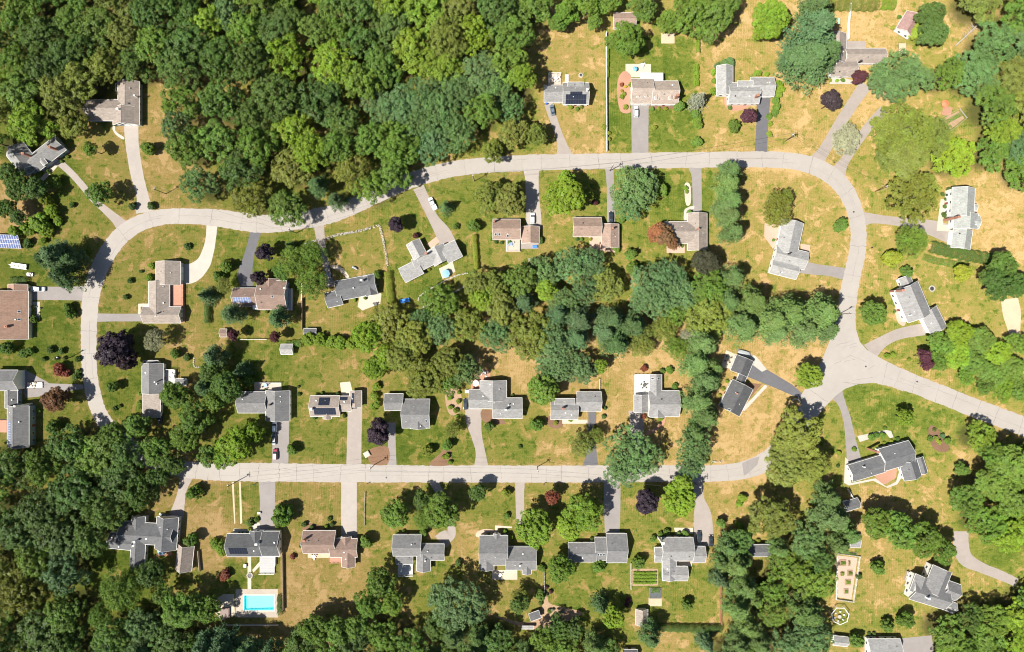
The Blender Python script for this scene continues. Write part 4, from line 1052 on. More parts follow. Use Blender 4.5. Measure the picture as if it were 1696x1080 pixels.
# ------------------------------------------------------------------ swimming pool
def pool():
    x0, y0, x1, y1 = POOL
    a = P0(x0, y1); b = P0(x1, y0)
    c = (a+b)/2; root = empty('swimming_pool', (c.x, c.y, 0))
    tag(root, 'rectangular turquoise swimming pool in a pale stone deck', 'swimming pool')
    hx, hy = (b.x-a.x)/2, (b.y-a.y)/2
    mb = MB()
    A = [(-hx,-hy,.06),(hx,-hy,.06),(hx,hy,.06),(-hx,hy,.06)]; D = [(-hx,-hy,-1.1),(hx,-hy,-1.9),(hx,hy,-1.9),(-hx,hy,-1.1)]
    mb.hull(A+D, [(4,5,6,7),(1,0,4,5),(2,1,5,6),(3,2,6,7),(0,3,7,4)])
    mb.build('basin', surf((.60,.84,.86), .5, .06), root)
    mb = MB(); mb.face([(-hx+.01,-hy+.01,-.10),(hx-.01,-hy+.01,-.10),(hx-.01,hy-.01,-.10),(-hx+.01,hy-.01,-.10)]); mb.build('water', water_mat(), root)
    mb = MB(); w = .35; z0, z1 = -.1, .11
    mb.box(-hx-w,-hy-w,z0,hx+w,-hy,z1); mb.box(-hx-w,hy,z0,hx+w,hy+w,z1); mb.box(-hx-w,-hy,z0,-hx,hy,z1); mb.box(hx,-hy,z0,hx+w,hy,z1)
    mb.build('coping', surf((.55,.52,.46), .8, .1), root)
    # deck of four slabs round the water
    ox0, oy0, ox1, oy1 = -hx-3.4, -hy-2.9, hx+1.6, hy+2.6
    mb = MB(); z1 = .07
    mb.box(ox0,oy0,-.1,ox1,-hy-w,z1); mb.box(ox0,hy+w,-.1,ox1,oy1,z1); mb.box(ox0,-hy-w,-.1,-hx-w,hy+w,z1); mb.box(hx+w,-hy-w,-.1,ox1,hy+w,z1)
    mb.build('deck', surf((.33,.285,.235), .85, .2, 1.0, 9.0), root)
    for xx in (-hx+3.0, ):
        for dy in (-.35, .35):
            mb = MB()
    mb = MB()
    for dy in (-.3, .3):
        mb.tube((hx+.5, dy, .1), (hx+.45, dy, .9), .03, .03, 6); mb.tube((hx+.45, dy, .9), (hx-.3, dy, .85), .03, .03, 6); mb.tube((hx-.3, dy, .85), (hx-.35, dy, -.2), .03, .03, 6)
    mb.build('ladder', METAL, root)
    return root
pool()
patch('patio', [(358,992),(370,984),(388,984),(389,1020),(366,1028),(357,1015)], .05, DRIVE['stone'], wob=.3)

# ------------------------------------------------------------------ cars
def loft_sections(stations):
    rings = []
    for (x, zb, zt, hw, tw) in stations:
        r = [(x,-hw*.92,zb),(x,-hw,zb+.12),(x,-hw,zb+(zt-zb)*.55),(x,-hw*tw,zt-.04),(x,-hw*tw*.8,zt),(x,hw*tw*.8,zt),(x,hw*tw,zt-.04),(x,hw,zb+(zt-zb)*.55),(x,hw,zb+.12),(x,hw*.92,zb)]
        rings.append([Vector(p) for p in r])
    return rings
CARM = {}
def car_meshes(kind):
    if kind in CARM: return CARM[kind]
    d = {}
    if kind == 'sedan': body = [(-2.3,.42,.75,.72,.85),(-2.15,.26,.98,.84,.9),(-1.3,.22,1.03,.91,.92),(0,.2,1.0,.92,.92),(1.0,.22,.97,.92,.9),(1.95,.24,.84,.88,.86),(2.3,.36,.62,.72,.84)]; gl = [(-1.75,.9,1.02,.7,.92),(-1.1,.9,1.40,.74,.80),(.1,.9,1.45,.76,.78),(.45,.9,1.40,.76,.80),(1.2,.9,1.0,.74,.92)]; rf = (-1.0,.35,.57,1.43,1.475)
    elif kind == 'suv': body = [(-2.3,.42,.9,.8,.9),(-2.2,.28,1.1,.9,.92),(-1.3,.26,1.14,.95,.93),(0,.25,1.12,.95,.93),(1.0,.26,1.1,.95,.9),(1.95,.28,.98,.92,.88),(2.3,.4,.75,.78,.86)]; gl = [(-2.15,1.0,1.12,.78,.92),(-1.95,1.0,1.62,.80,.84),(.1,1.0,1.70,.82,.82),(.5,1.0,1.62,.82,.84),(1.2,1.0,1.12,.80,.92)]; rf = (-1.9,.4,.66,1.67,1.72)
    else: body = [(-2.75,.5,1.0,.86,.95),(-2.65,.4,1.05,.95,.95),(-.9,.38,1.08,.98,.95),(.3,.38,1.12,.98,.93),(1.4,.38,1.14,.98,.9),(2.4,.4,1.05,.95,.88),(2.75,.5,.85,.82,.86)]; gl = [(-.75,1.0,1.12,.84,.9),(-.6,1.0,1.72,.84,.86),(.7,1.0,1.78,.86,.84),(1.0,1.0,1.72,.86,.84),(1.6,1.0,1.14,.84,.92)]; rf = (-.55,.9,.68,1.75,1.80)
    mb = MB(); mb.loft(loft_sections(body))
    if kind == 'pickup':
        for s in (-1, 1): mb.box(-2.65, s*.93-.05, 1.04, -.85, s*.93+.05, 1.28)
        mb.box(-2.72, -.9, 1.04, -2.62, .9, 1.28)
    d['body'] = mb
    mb = MB(); mb.loft(loft_sections(gl)); d['glass'] = mb
    mb = MB(); mb.box(rf[0], -rf[2], rf[3], rf[1], rf[2], rf[4]); d['roof_panel'] = mb
    x1 = body[-2][0]+.2
    mb = MB(); mb.box(x1-.05, .5, .62, x1+.12, .78, .78); d['headlight'] = mb
    mb = MB(); mb.tube((0,-.11,0), (0,.11,0), .33, .33, 16); d['tyre'] = mb
    mb = MB(); mb.tube((0,-.12,0), (0,.12,0), .19, .19, 12); d['rim'] = mb
    d['wx'] = (body[1][0]+.75, body[-2][0]-.55); d['wy'] = body[3][3]-.1
    CARM[kind] = {k: (v if not isinstance(v, MB) else v) for k, v in d.items()}
    return CARM[kind]
SHARED = {}
def car(px, py, head, kind, col, label):
    """head: compass heading on the photo in degrees, 90 = towards the top"""
    d = car_meshes(kind); p = P0(px, py, .05)
    if 0: pass
    root = empty(dict(sedan='parked_car', suv='parked_car', pickup='pickup_truck')[kind], p, math.radians(head))
    tag(root, label, 'pickup' if kind == 'pickup' else 'car', 'vehicles parked at the houses')
    paint = glossy(col, .28, coat=.8)
    b = d['body'].build('body', paint, root, smooth=False)
    d['glass'].build('cabin_glass', GLASS, root)
    d['roof_panel'].build('roof_panel', paint, root)
    if 'lamp' not in SHARED:
        SHARED['tyre'] = d['tyre'].mesh('tyre', DARKM); SHARED['rim'] = d['rim'].mesh('rim', METAL); SHARED['lamp'] = d['headlight'].mesh('headlight', glossy((.7,.7,.68), .1))
    for s in (1, -1): link('headlight', SHARED['lamp'], root, (0, 0, 0), None, (1, s, 1))
    for x in d['wx']:
        for s in (-1, 1):
            t = link('wheel', SHARED['tyre'], root, (x, s*d['wy'], .33)); link('rim', SHARED['rim'], t)
    return root
car(1053,186,90,'suv',(.75,.75,.74),'white car parked in front of the house with four dormers')
car(717,338,115,'pickup',(.76,.75,.73),'white pickup truck on the diagonal driveway beside a small spruce')
car(882,362,90,'suv',(.70,.72,.74),'white car at the garage of the pink-brown house with rear deck')
car(1012,360,90,'sedan',(.02,.025,.03),'black car parked beside the pink-tan house with cluttered patio')
car(66,479,0,'pickup',(.45,.47,.50),'silver and black pickup by the pink-brown house at the left edge')
car(915,183,100,'sedan',(.10,.14,.17),'dark car on the driveway of the house with dark solar array')
car(456,706,90,'suv',(.72,.73,.74),'white car right below the wide grey garage')
car(455,727,90,'sedan',(.07,.08,.10),'dark grey car in tree shade between white and maroon cars')
car(457,752,90,'suv',(.22,.015,.035),'maroon car at the foot of the driveway by the lower road')
car(771,669,88,'sedan',(.02,.025,.035),'black car beside the left wing of the large grey three-wing house')
car(1157,888,88,'suv',(.025,.027,.03),'black car nearest the house by the vegetable plot')
car(1177,895,90,'sedan',(.02,.02,.022),'black car at the right edge of the driveway by the vegetable plot')
car(267,692,80,'sedan',(.03,.035,.04),'dark car in shade below the house with the pale porch roof')
car(274,854,170,'sedan',(.05,.09,.12),'dark blue car by the front of the dark three-gabled house')
car(1571,915,60,'sedan',(.70,.70,.70),'white car half under trees on the curved driveway, lower right')

# ------------------------------------------------------------------ trailers, boats and garden clutter
def trailer(px, py, ang, L, Wd, label, cat, load, name):
    root = empty(name, P0(px, py, .03), math.radians(ang)); tag(root, label, cat)
    mb = MB(); mb.box(-L/2,-Wd/2,.45,L/2,Wd/2,.55); mb.build('frame', METAL, root)
    mb = MB(); mb.tube((L/2,0,.5), (L/2+1.3,0,.45), .06, .05, 6); mb.build('tow_bar', METAL, root)
    for s in (-1, 1):
        mb = MB(); mb.tube((-.3, s*(Wd/2+.12)-.1, .33), (-.3, s*(Wd/2+.12)+.1, .33), .33, .33, 14); mb.build('wheel', DARKM, root)
    if load == 'boat':
        rings = []
        for t in np.linspace(0, 1, 9):
            x = -L/2 + t*(L+.6); hw = Wd*.48*(1 - max(0, (t-.55)/.45)**1.8*.97); rings.append([Vector((x,-hw,1.15)), Vector((x,-hw*.8,.75)), Vector((x,0,.58+.3*max(0,t-.7))), Vector((x,hw*.8,.75)), Vector((x,hw,1.15)), Vector((x,hw*.82,1.1)), Vector((x,0,.85)), Vector((x,-hw*.82,1.1))])
        mb = MB(); mb.loft(rings); mb.build('hull', surf((.62,.63,.58), .4, .1), root)
        for x in (-L*.3, 0, L*.25):
            mb = MB(); mb.box(x-.14,-Wd*.38,.98,x+.14,Wd*.38,1.08); mb.build('thwart', surf((.45,.46,.30), .5), root)
    elif load == 'cover':
        rings = []
        for t in np.linspace(0, 1, 9):
            x = -L/2 + t*L; hw = Wd*.5*math.sqrt(max(.06, 1-(2*t-1)**4)); zt = .9+.5*math.sqrt(max(.05, 1-(2*t-1)**2)); rings.append([Vector((x,-hw,.6)), Vector((x,-hw*.9,zt*.85)), Vector((x,0,zt)), Vector((x,hw*.9,zt*.85)), Vector((x,hw,.6))])
        mb = MB(); mb.loft(rings); mb.build('cover', surf((.30,.32,.33), .6, .12), root)
    else:
        for i in range(16 if load == 'load' else 5):
            x = random.uniform(-L/2+.2, L/2-.2); y = random.uniform(-Wd/2+.2, Wd/2-.2); s = random.uniform(.18, .42); h = random.uniform(.2, .6)
            mb = MB(); mb.box(-s,-s*.7,.56,s,s*.7,.56+h, M=Matrix.Translation((x,y,0)) @ Matrix.Rotation(random.uniform(0,3),4,'Z'))
            mb.build('cargo', surf(random.choice([(.5,.42,.3),(.6,.55,.45),(.3,.18,.12),(.55,.53,.5)]), .7), root)
        for s in (-1, 1):
            mb = MB(); mb.box(-L/2, s*Wd/2-.04, .56, L/2, s*Wd/2+.04, .95); mb.build('side_board', WOOD, root)
trailer(59,638,0,6.2,2.3,'flat trailer piled with timber beside the blue-ended house','trailer','load','trailer')
trailer(33,441,172,6.6,2.2,'small open boat on a trailer on the left lawn','boat trailer','boat','boat_trailer')
trailer(51,455,-5,2.4,1.5,'small brown utility trailer above the dark hedge at the left','trailer','few','trailer')
trailer(545,457,96,5.6,2.0,'trailer loaded with colourful bundles under the tree by the dark grey house','trailer','load','trailer')
trailer(1231,585,-15,5.2,2.2,'grey covered boat on a trailer above the dark slanted house','boat trailer','cover','boat_trailer')
trailer(588,444,-25,2.2,.8,'small grey covered cart on the lawn left of the stone-walled yard','cart','cover','garden_cart')

def umbrella(px, py, r, col, label):
    h = 2.5; q = P(px, py, h); root = empty('patio_umbrella', (q[0], q[1], .03)); tag(root, label, 'umbrella')
    n = 8; z0, z1 = h-.55, h
    m = surf(col, .7, .06)
    mb = MB()
    for i in range(n):
        a, b = 2*math.pi*i/n, 2*math.pi*(i+1)/n
        A, Bq = Vector((r*math.cos(a), r*math.sin(a), z0)), Vector((r*math.cos(b), r*math.sin(b), z0))
        mid = (A+Bq)/2*.97 + Vector((0,0,.02-.97*0+z0*.03)) 
        top = Vector((0,0,z1)); mb.face([A, Bq, top]); mb.face([Bq-Vector((0,0,.03)), A-Vector((0,0,.03)), top-Vector((0,0,.03))])
        mb.face([A, A-Vector((0,0,.15)), Bq-Vector((0,0,.15)), Bq])
    mb.build('canopy', m, root)
    mb = MB(); mb.tube((0,0,0), (0,0,z1-.02), .035, .03, 8); mb.tube((0,0,0), (0,0,.08), .28, .26, 12); mb.build('pole', METAL, root)
    for i in range(n):
        a = 2*math.pi*i/n; mb = MB(); mb.tube((0,0,z1+.01), (r*math.cos(a), r*math.sin(a), z0+.02), .025, .02, 4); mb.build('rib', m, root)
umbrella(738,453,1.75,(.22,.42,.66),'round light blue patio umbrella on the pale grey stepped house patio')
umbrella(1001,398,1.2,(.16,.36,.66),'small blue umbrella on the cluttered patio of the pink-tan house')
umbrella(1567,171,1.55,(.75,.17,.09),'round orange-red umbrella beside the fenced bed, upper right')
umbrella(788,635,1.35,(.74,.70,.66),'white round umbrella on the brown stone patio')
umbrella(266,914,1.7,(.20,.32,.42),'grey-blue umbrella on the rear patio of the dark three-gabled house')
umbrella(1052,113,1.0,(.15,.40,.62),'small blue umbrella on the patio of the house with four dormers')

CHAIR = MB(); CHAIR.box(-.28,-.28,.38,.28,.28,.44); CHAIR.box(-.28,.22,.44,.28,.28,.9)
for sx in (-.25, .25):
    for sy in (-.25, .25): CHAIR.box(sx-.025, sy-.025, 0, sx+.025, sy+.025, .38)
def chair_mesh(col):
    k = ('chair', col)
    if k not in SHARED: SHARED[k] = CHAIR.mesh('garden_chair', surf(col, .6, .08))
    return SHARED[k]
def seat_group(px, py, n, r, table, col, where, z=.03, tcol=(.6,.58,.55)):
    q = P(px, py, z+.4)
    if table:
        root = empty('patio_table', (q[0], q[1], z)); tag(root, f'{table} patio table {where}', 'table')
        mb = MB(); mb.tube((0,0,.70), (0,0,.75), .75, .75, 20); mb.build('table_top', surf(tcol, .4, .06), root)
        mb = MB(); mb.tube((0,0,0), (0,0,.70), .06, .06, 8); mb.tube((0,0,0), (0,0,.05), .35, .3, 12); mb.build('pedestal', DARKM, root)
    names = ['white' if sum(col) > 1.2 else 'dark', ]
    for i in range(n):
        a = 2*math.pi*(i+.3)/n; x, y = q[0]+r*math.cos(a), q[1]+r*math.sin(a)
        o = link('garden_chair', chair_mesh(col), None, (x, y, z), (0, 0, a-math.pi/2))
        side = ['right', 'upper right', 'upper', 'upper left', 'left', 'lower left', 'lower', 'lower right'][round(a/(math.pi/4)) % 8]
        tag(o, f'{names[0]} garden chair, {side} one {where}', 'chair', f'garden chairs {where}')
seat_group(921,130,5,1.35,'white round',(.7,.7,.68),'on the deck beside the wood',.5)
seat_group(1067,638,5,1.3,'dark round',(.06,.06,.06),'on the white deck',.6,(.08,.08,.08))
seat_group(440,638,4,1.3,'blue',(.12,.12,.13),'on the deck above the wide garage',.5,(.15,.25,.45))
seat_group(846,404,4,1.2,'blue',(.5,.52,.56),'on the pink-brown house rear deck',.8,(.2,.28,.45))
seat_group(622,504,3,.9,'dark round',(.1,.1,.1),'on the tan patio',.03,(.08,.08,.08))
seat_group(802,618,4,1.5,'white',(.7,.68,.66),'on the brown stone patio',.03)
seat_group(1206,595,4,1.4,None,(.06,.06,.06),'on the patio left of the dark slanted house')
seat_group(62,513,4,1.3,None,(.12,.12,.13),'on the slab by the left edge')
seat_group(1390,1021,6,2.0,'round stone',(.75,.74,.72),'inside the white seven-sided pergola',.03,(.35,.33,.3))
seat_group(706,449,2,1.0,None,(.6,.6,.6),'beside the pale grey stepped house')
seat_group(286,622,4,1.0,'white',(.65,.65,.65),'on the deck of the pale-porch house',1.2)
seat_group(520,922,3,1.1,'white',(.6,.58,.55),'below the dark front-slope brown house')
seat_group(828,952,3,1.1,'grey',(.45,.43,.4),'on the stone rear patio')
seat_group(1064,108,3,1.0,'white',(.65,.65,.65),'on the patio above the four-dormer house')

def simple_box_thing(name, label, cat, px, py, sx, sy, sz, col, ang=0, lid=None):
    root = empty(name, P0(px, py, .02), math.radians(ang)); tag(root, label, cat)
    mb = MB(); mb.hull([(-sx*.42,-sy*.42,0),(sx*.42,-sy*.42,0),(sx*.42,sy*.42,0),(-sx*.42,sy*.42,0),(-sx*.5,-sy*.5,sz),(sx*.5,-sy*.5,sz),(sx*.5,sy*.5,sz),(-sx*.5,sy*.5,sz)], [(3,2,1,0),(4,5,6,7),(0,1,5,4),(1,2,6,5),(2,3,7,6),(3,0,4,7)])
    mb.build('body', surf(col, .5, .08), root)
    mb = MB(); mb.hull([(-sx*.53,-sy*.53,sz+.003),(sx*.53,-sy*.53,sz+.003),(sx*.53,sy*.53,sz+.003),(-sx*.53,sy*.53,sz+.003),(-sx*.4,-sy*.4,sz+.12),(sx*.4,-sy*.4,sz+.12),(sx*.4,sy*.4,sz+.12),(-sx*.4,sy*.4,sz+.12)], [(3,2,1,0),(4,5,6,7),(0,1,5,4),(1,2,6,5),(2,3,7,6),(3,0,4,7)])
    mb.build('lid', surf(lid or col, .5, .08), root)
simple_box_thing('wheelie_bin','blue bin at the top of the driveway by the dark solar array house','bin',905,172,.8,.9,1.1,(.03,.10,.45))
simple_box_thing('tarp_covered_pile','bright blue tarp-covered pile below the clipped hedge','covered pile',671,498,3.6,1.5,.8,(.04,.22,.62),12)
simple_box_thing('tarp_covered_pile','small blue tarp-covered pile right of the rear deck','covered pile',886,409,2.0,1.1,.7,(.05,.18,.55),5)
simple_box_thing('hot_tub','dark square hot tub beside the swimming pool','hot tub',374,1014,3.6,4.0,.8,(.10,.06,.05),0,(.13,.08,.07))
simple_box_thing('air_conditioner','white cabinet beside the black driveway edge above the pool house','cabinet',430,849,1.2,.9,.8,(.7,.7,.68))
simple_box_thing('air_conditioner','pale cabinet left of the stone path above the pool','cabinet',407,936,1.1,1.3,.9,(.6,.6,.58))
simple_box_thing('storage_box','grey storage box left of the large grey three-wing house','box',774,648,1.7,1.3,1.0,(.6,.6,.58))
simple_box_thing('boulder_planter','pale round boulder on the bed by the lower road','boulder',608,752,2.3,2.2,.7,(.36,.32,.26),30)
# fire pits
def ring_thing(px, py, r, label, mat, n=14):
    root = empty('fire_pit', P0(px, py, .03)); tag(root, label, 'fire pit')
    for i in range(n):
        a = 2*math.pi*i/n
        mb = MB(); mb.box(-.16*r,-.2*r,0,.16*r,.2*r,.35, M=Matrix.Translation((r*math.cos(a), r*math.sin(a), 0)) @ Matrix.Rotation(a+math.pi/2,4,'Z')); mb.build('stone', mat, root)
    mb = MB(); mb.tube((0,0,0), (0,0,.1), r*.8, r*.8, 16); mb.build('ash_bed', DARKM, root)
ring_thing(885,433,.9,'round stone fire pit at the edge of the middle trees', STONE)
ring_thing(414,953,1.1,'round brick fire pit where garden paths meet above the pool', STONE)
ring_thing(962,124.5,.7,'pale round fire pit on the lawn right of the deck', STONE)
ring_thing(1543,478,1.1,'round stone fire pit on the lawn right of the grey slanted house', STONE)

# ------------------------------------------------------------------ ground-mounted solar panels at the left edge
def ground_solar():
    x0, y0, x1, y1 = -14, 390, 38, 411
    c = P0((x0+x1)/2, (y0+y1)/2); root = empty('ground_solar_array', c); tag(root, 'pale blue ground-mounted solar panels cut by the left edge', 'solar panels')
    m3 = Matrix.Rotation(math.radians(-2), 3, 'Z') @ Matrix.Rotation(math.radians(24), 3, 'X')
    O = Vector((c.x, c.y, 1.8))
    solar_array(root, c, O, m3, -6.5, 6.5, -2.9, 2.9, 'bright')
    for x in (-5, 0, 5):
        for y, z in ((-2.1, .85), (2.1, 2.65)):
            mb = MB(); mb.tube((x, y, 0), (x, y, z), .07, .07, 8); mb.build('post', METAL, root)
_b = MB(); _b.box(-.49,-.81,0,.49,.81,.035,0); _b.box(-.44,-.76,.03,.44,.76,.041,1)
SOLAR['bright'] = _b.mesh('solar_panel', [TRIM, glossy((.085,.11,.22), .12)])
ground_solar()

# ------------------------------------------------------------------ fences, walls, poles
def fence(pts, h, mat, label, style='panel', cat='fence', gap=2.4):
    root = empty('fence', P0(*pts[0])); tag(root, label, cat); B = P0(*pts[0])
    for s in range(len(pts)-1):
        a, b = P0(*pts[s]), P0(*pts[s+1]); n = max(1, round((b-a).length/gap)); d = (b-a)/n
        ang = math.atan2(d.y, d.x); L = d.length
        key = ('f', style, round(L, 3), h, mat.name)
        if key not in SHARED:
            mb = MB()
            if style == 'panel':
                mb.box(.07,-.03,.08,L-.07,.03,h-.1)
                mb.box(.07,-.06,h-.12,L-.07,.06,h-.02); mb.box(.07,-.06,.04,L-.07,.06,.14)
            elif style == 'rail':
                for z in (h*.35, h*.65, h*.95): mb.box(.06,-.03,z-.07,L-.06,.03,z+.07)
            elif style == 'picket':
                for i in range(int(L/.16)): mb.box(.08+i*.16,-.02,.05,.17+i*.16,.02,h)
                mb.box(0,.021,h*.3,L,.06,h*.38); mb.box(0,.021,h*.75,L,.06,h*.83)
            q = MB(); q.box(-.07,-.07,0,.07,.07,h+.06); q.box(-.09,-.09,h+.062,.09,.09,h+.10)
            SHARED[key] = (mb.mesh('panel', mat), q.mesh('post', mat))
        pm, qm = SHARED[key]
        for i in range(n):
            link('panel' if style != 'rail' else 'rail_section', pm, root, a+d*i-B, (0,0,ang)); link('post', qm, root, a+d*i-B, (0,0,ang))
        if s == len(pts)-2: link('post', qm, root, b-B, (0,0,ang))
fence([(1003.5,56),(1004,150),(1004.5,251)],1.9,WHITE,'long straight white fence running down to the upper road')
fence([(502,494),(502,545)],1.8,WOOD,'dark wooden fence below the brown house with the white awning')
fence([(469.5,915),(471,1008)],1.8,WOOD,'tall brown wooden fence right of the pool yard')
fence([(1193.5,878),(1193,1032)],1.5,WOODR,'long red-brown fence beside the pines')
fence([(901,944),(901.5,978)],1.4,WHITE,'short white fence between round shrubs near the bottom','picket')
fence([(400,562.5),(443,562)],1.3,WHITE,'white fence along the top of a green lawn')
fence([(1044.5,932),(1044.5,975)],1.2,WHITE,'white fence left of the vegetable rows','rail')
fence([(1408,6),(1408,6.5),(1404,42),(1404,66)],1.6,WHITE,'short white fence standing in the dry upper right yard')
fence([(1403,810),(1412,826)],1.6,WHITE,'white fence leading to the dark shed below the slate house')
fence([(330,911),(333,945)],1.7,GREYW,'grey fence right of the weathered shed')
fence([(605,815),(604,838),(604,870)],1.0,GREYW,'low grey rail fence beside the pale straight driveway','rail')
fence([(375,1034),(462,1034)],1.5,GREYW,'grey fence below the pool patio')
fence([(1386,916),(1423,921),(1412,996),(1384,992),(1386,916)],1.2,WHITE,'white fence enclosing the raised vegetable garden','picket')
fence([(993,652),(993,640),(993,628)],1.2,WHITE,'short white rail fence behind the house by the dark driveway','rail')
fence([(501,470),(500,498)],1.2,TRIM,'low pale fence right of the blue side deck','rail')

def stone_wall(pts, label, w=.9, h=.7, size=.5):
    B = P0(*pts[0]); root = empty('stone_wall', B); tag(root, label, 'stone wall')
    L = smooth_line([(x, y, 1) for x, y in pts], 5); Wp = [P0(p[0], p[1]) for p in L]
    mb = MB()
    for i in range(len(Wp)-1):
        a, b = Wp[i]-B, Wp[i+1]-B; d = (b-a); n = max(1, int(d.length/size)); u = d.normalized(); v = Vector((-u.y, u.x, 0))
        for k in range(n):
            for s in (-.28, .28):
                c = a + d*((k+random.random())/n) + v*(s*w + random.uniform(-.1, .1)*w); r = size*random.uniform(.4, .68); hh = h*random.uniform(.65, 1.05)
                M = Matrix.Translation(c) @ Matrix.Rotation(random.uniform(0, 3), 4, 'Z')
                pts8 = [Vector((x*r*random.uniform(.8,1.1), y*r*random.uniform(.6,.9), z)) for x, y, z in ((-1,-1,0),(1,-1,0),(1,1,0),(-1,1,0))] + [Vector((x*r*random.uniform(.5,.85), y*r*random.uniform(.45,.7), hh*random.uniform(.85,1.1))) for x, y in ((-1,-1),(1,-1),(1,1),(-1,1))]
                mb.hull([M @ p for p in pts8], [(3,2,1,0),(4,5,6,7),(0,1,5,4),(1,2,6,5),(2,3,7,6),(3,0,4,7)])
    o = mb.build('stones', STONE, root); o['kind'] = 'stuff'
stone_wall([(539,396),(560,389),(590,384),(612,378),(629,373)],'dry stone wall along the upper road, right of the tan driveway')
stone_wall([(629,374),(635,398),(640,425),(642,443)],'dry stone wall running down towards the clipped hedge',.8)
stone_wall([(504,405),(515,401),(527,398)],'short dry stone wall left of the tan driveway')
stone_wall([(693,498),(696,490),(720,474),(752,458),(776,452)],'thin pale stone edging above the long garden bed',.4,.4,.4)
stone_wall([(697,511),(720,499),(750,485),(777,470)],'thin pale stone edging below the long garden bed',.4,.4,.4)
stone_wall([(322,592),(322,607),(340,607)],'pale stone edging of the plot above the grey shed',.4,.4,.4)
stone_wall([(1178,765),(1195,764)],'row of pale stones beside the lower road bend',.7,.6)
stone_wall([(1312,663),(1320,661),(1326,667)],'low stone edging by the end of the black driveway',.4,.4)

def pole(px, py, label, lamp=False, arm=30, h=10.0):
    root = empty('utility_pole', P0(px, py)); tag(root, label, 'utility pole')
    mb = MB(); mb.tube((0,0,0), (0,0,h), .17, .11, 10); mb.build('pole', BARK, root)
    M = Matrix.Rotation(math.radians(arm), 4, 'Z')
    mb = MB(); mb.box(-1.2,-.06,h-.7,1.2,.06,h-.55, M=Matrix.Translation((0,.0,0)) @ M); mb.build('cross_arm', WOOD, root)
    for x in (-1.05, -.4, .4, 1.05):
        c = M @ Vector((x, 0, h-.55)); mb = MB(); mb.tube(c, c+Vector((0,0,.2)), .05, .03, 6); mb.build('insulator', TRIM, root)
    c = M @ Vector((.32, .3, h-1.9)); mb = MB(); mb.tube(c, c+Vector((0,0,.8)), .24, .24, 12); mb.build('transformer', surf((.4,.41,.42), .5), root)
    return P0(px, py, h-.45)
PL = {}
for k, (x, y, l, a) in {'a': (275,321,'utility pole by the road left of the big wood',75), 'b': (491,386,'utility pole below the road left of the stone wall',75), 'c': (786,300,'utility pole left of the olive trees below the upper road',70),
     'd': (1010,283,'utility pole beside the big blue-green oak on the upper road',90), 'e': (1300,234,'utility pole above the upper road on dry grass',90), 'f': (1450,317,'utility pole on the lawn left of the broad olive tree, far right',40),
     'g': (117,592,'utility pole left of the left road near small round shrubs',20), 'h': (621,769,'utility pole in the bed above the lower road',90), 'i': (890,773,'utility pole above the lower road left of the dry lawn',90), 'j': (393,797,'utility pole below the lower road by the pale tracks',90),
     'k': (1151,800,'utility pole below the lower road by the bright green maple',90), 'l': (1390,520,'utility pole at the left edge of the road above the junction',10)}.items():
    PL[k] = pole(x, y, l, arm=a)
def wire(a, b, label):
    A, Bv = PL[a], PL[b]; mb = MB(); n = 12
    d = (Bv-A).normalized(); v = Vector((-d.y, d.x, 0))
    for off in (-.9, .9):
        prev = None
        for i in range(n+1):
            t = i/n; p = A.lerp(Bv, t) + v*off - Vector((0,0,1.6*4*t*(1-t)))
            if prev: mb.tube(prev-A, p-A, .03, .03, 4, cap=False)
            prev = p
    o = mb.build('power_line', DARKM, None, A); tag(o, label, 'power line')
wire('a','b','power line crossing below the big wood at the left'); wire('b','c','power line over the stone-walled yard beside the upper road'); wire('c','d','power line over the olive trees along the upper road')
wire('d','e','power line following the straight upper road'); wire('e','f','power line over the right bend of the upper road'); wire('j','h','power line along the left half of the lower road'); wire('h','i','power line along the middle of the lower road'); wire('i','k','power line along the right half of the lower road')

# white seven-sided pergola, lower right
def pergola():
    c = P(1391.5, 1020, 2.4); root = empty('pergola', (c[0], c[1], 0)); tag(root, 'white seven-sided open pergola with seats inside, lower right', 'pergola')
    n = 7; r = 3.6; pts = [Vector((r*math.cos(2*math.pi*i/n+.2), r*math.sin(2*math.pi*i/n+.2), 0)) for i in range(n)]
    for i in range(n):
        p, q = pts[i], pts[(i+1) % n]
        mb = MB(); mb.tube(p, p+Vector((0,0,2.4)), .09, .09, 8); mb.build('post', WHITE, root)
        d = (q-p); M = Matrix.Translation(p+Vector((0,0,2.4))) @ Matrix.Rotation(math.atan2(d.y, d.x), 4, 'Z')
        mb = MB(); mb.box(-.25,-.09,0,d.length+.25,.09,.2, M=M); mb.build('beam', WHITE, root)
pergola()
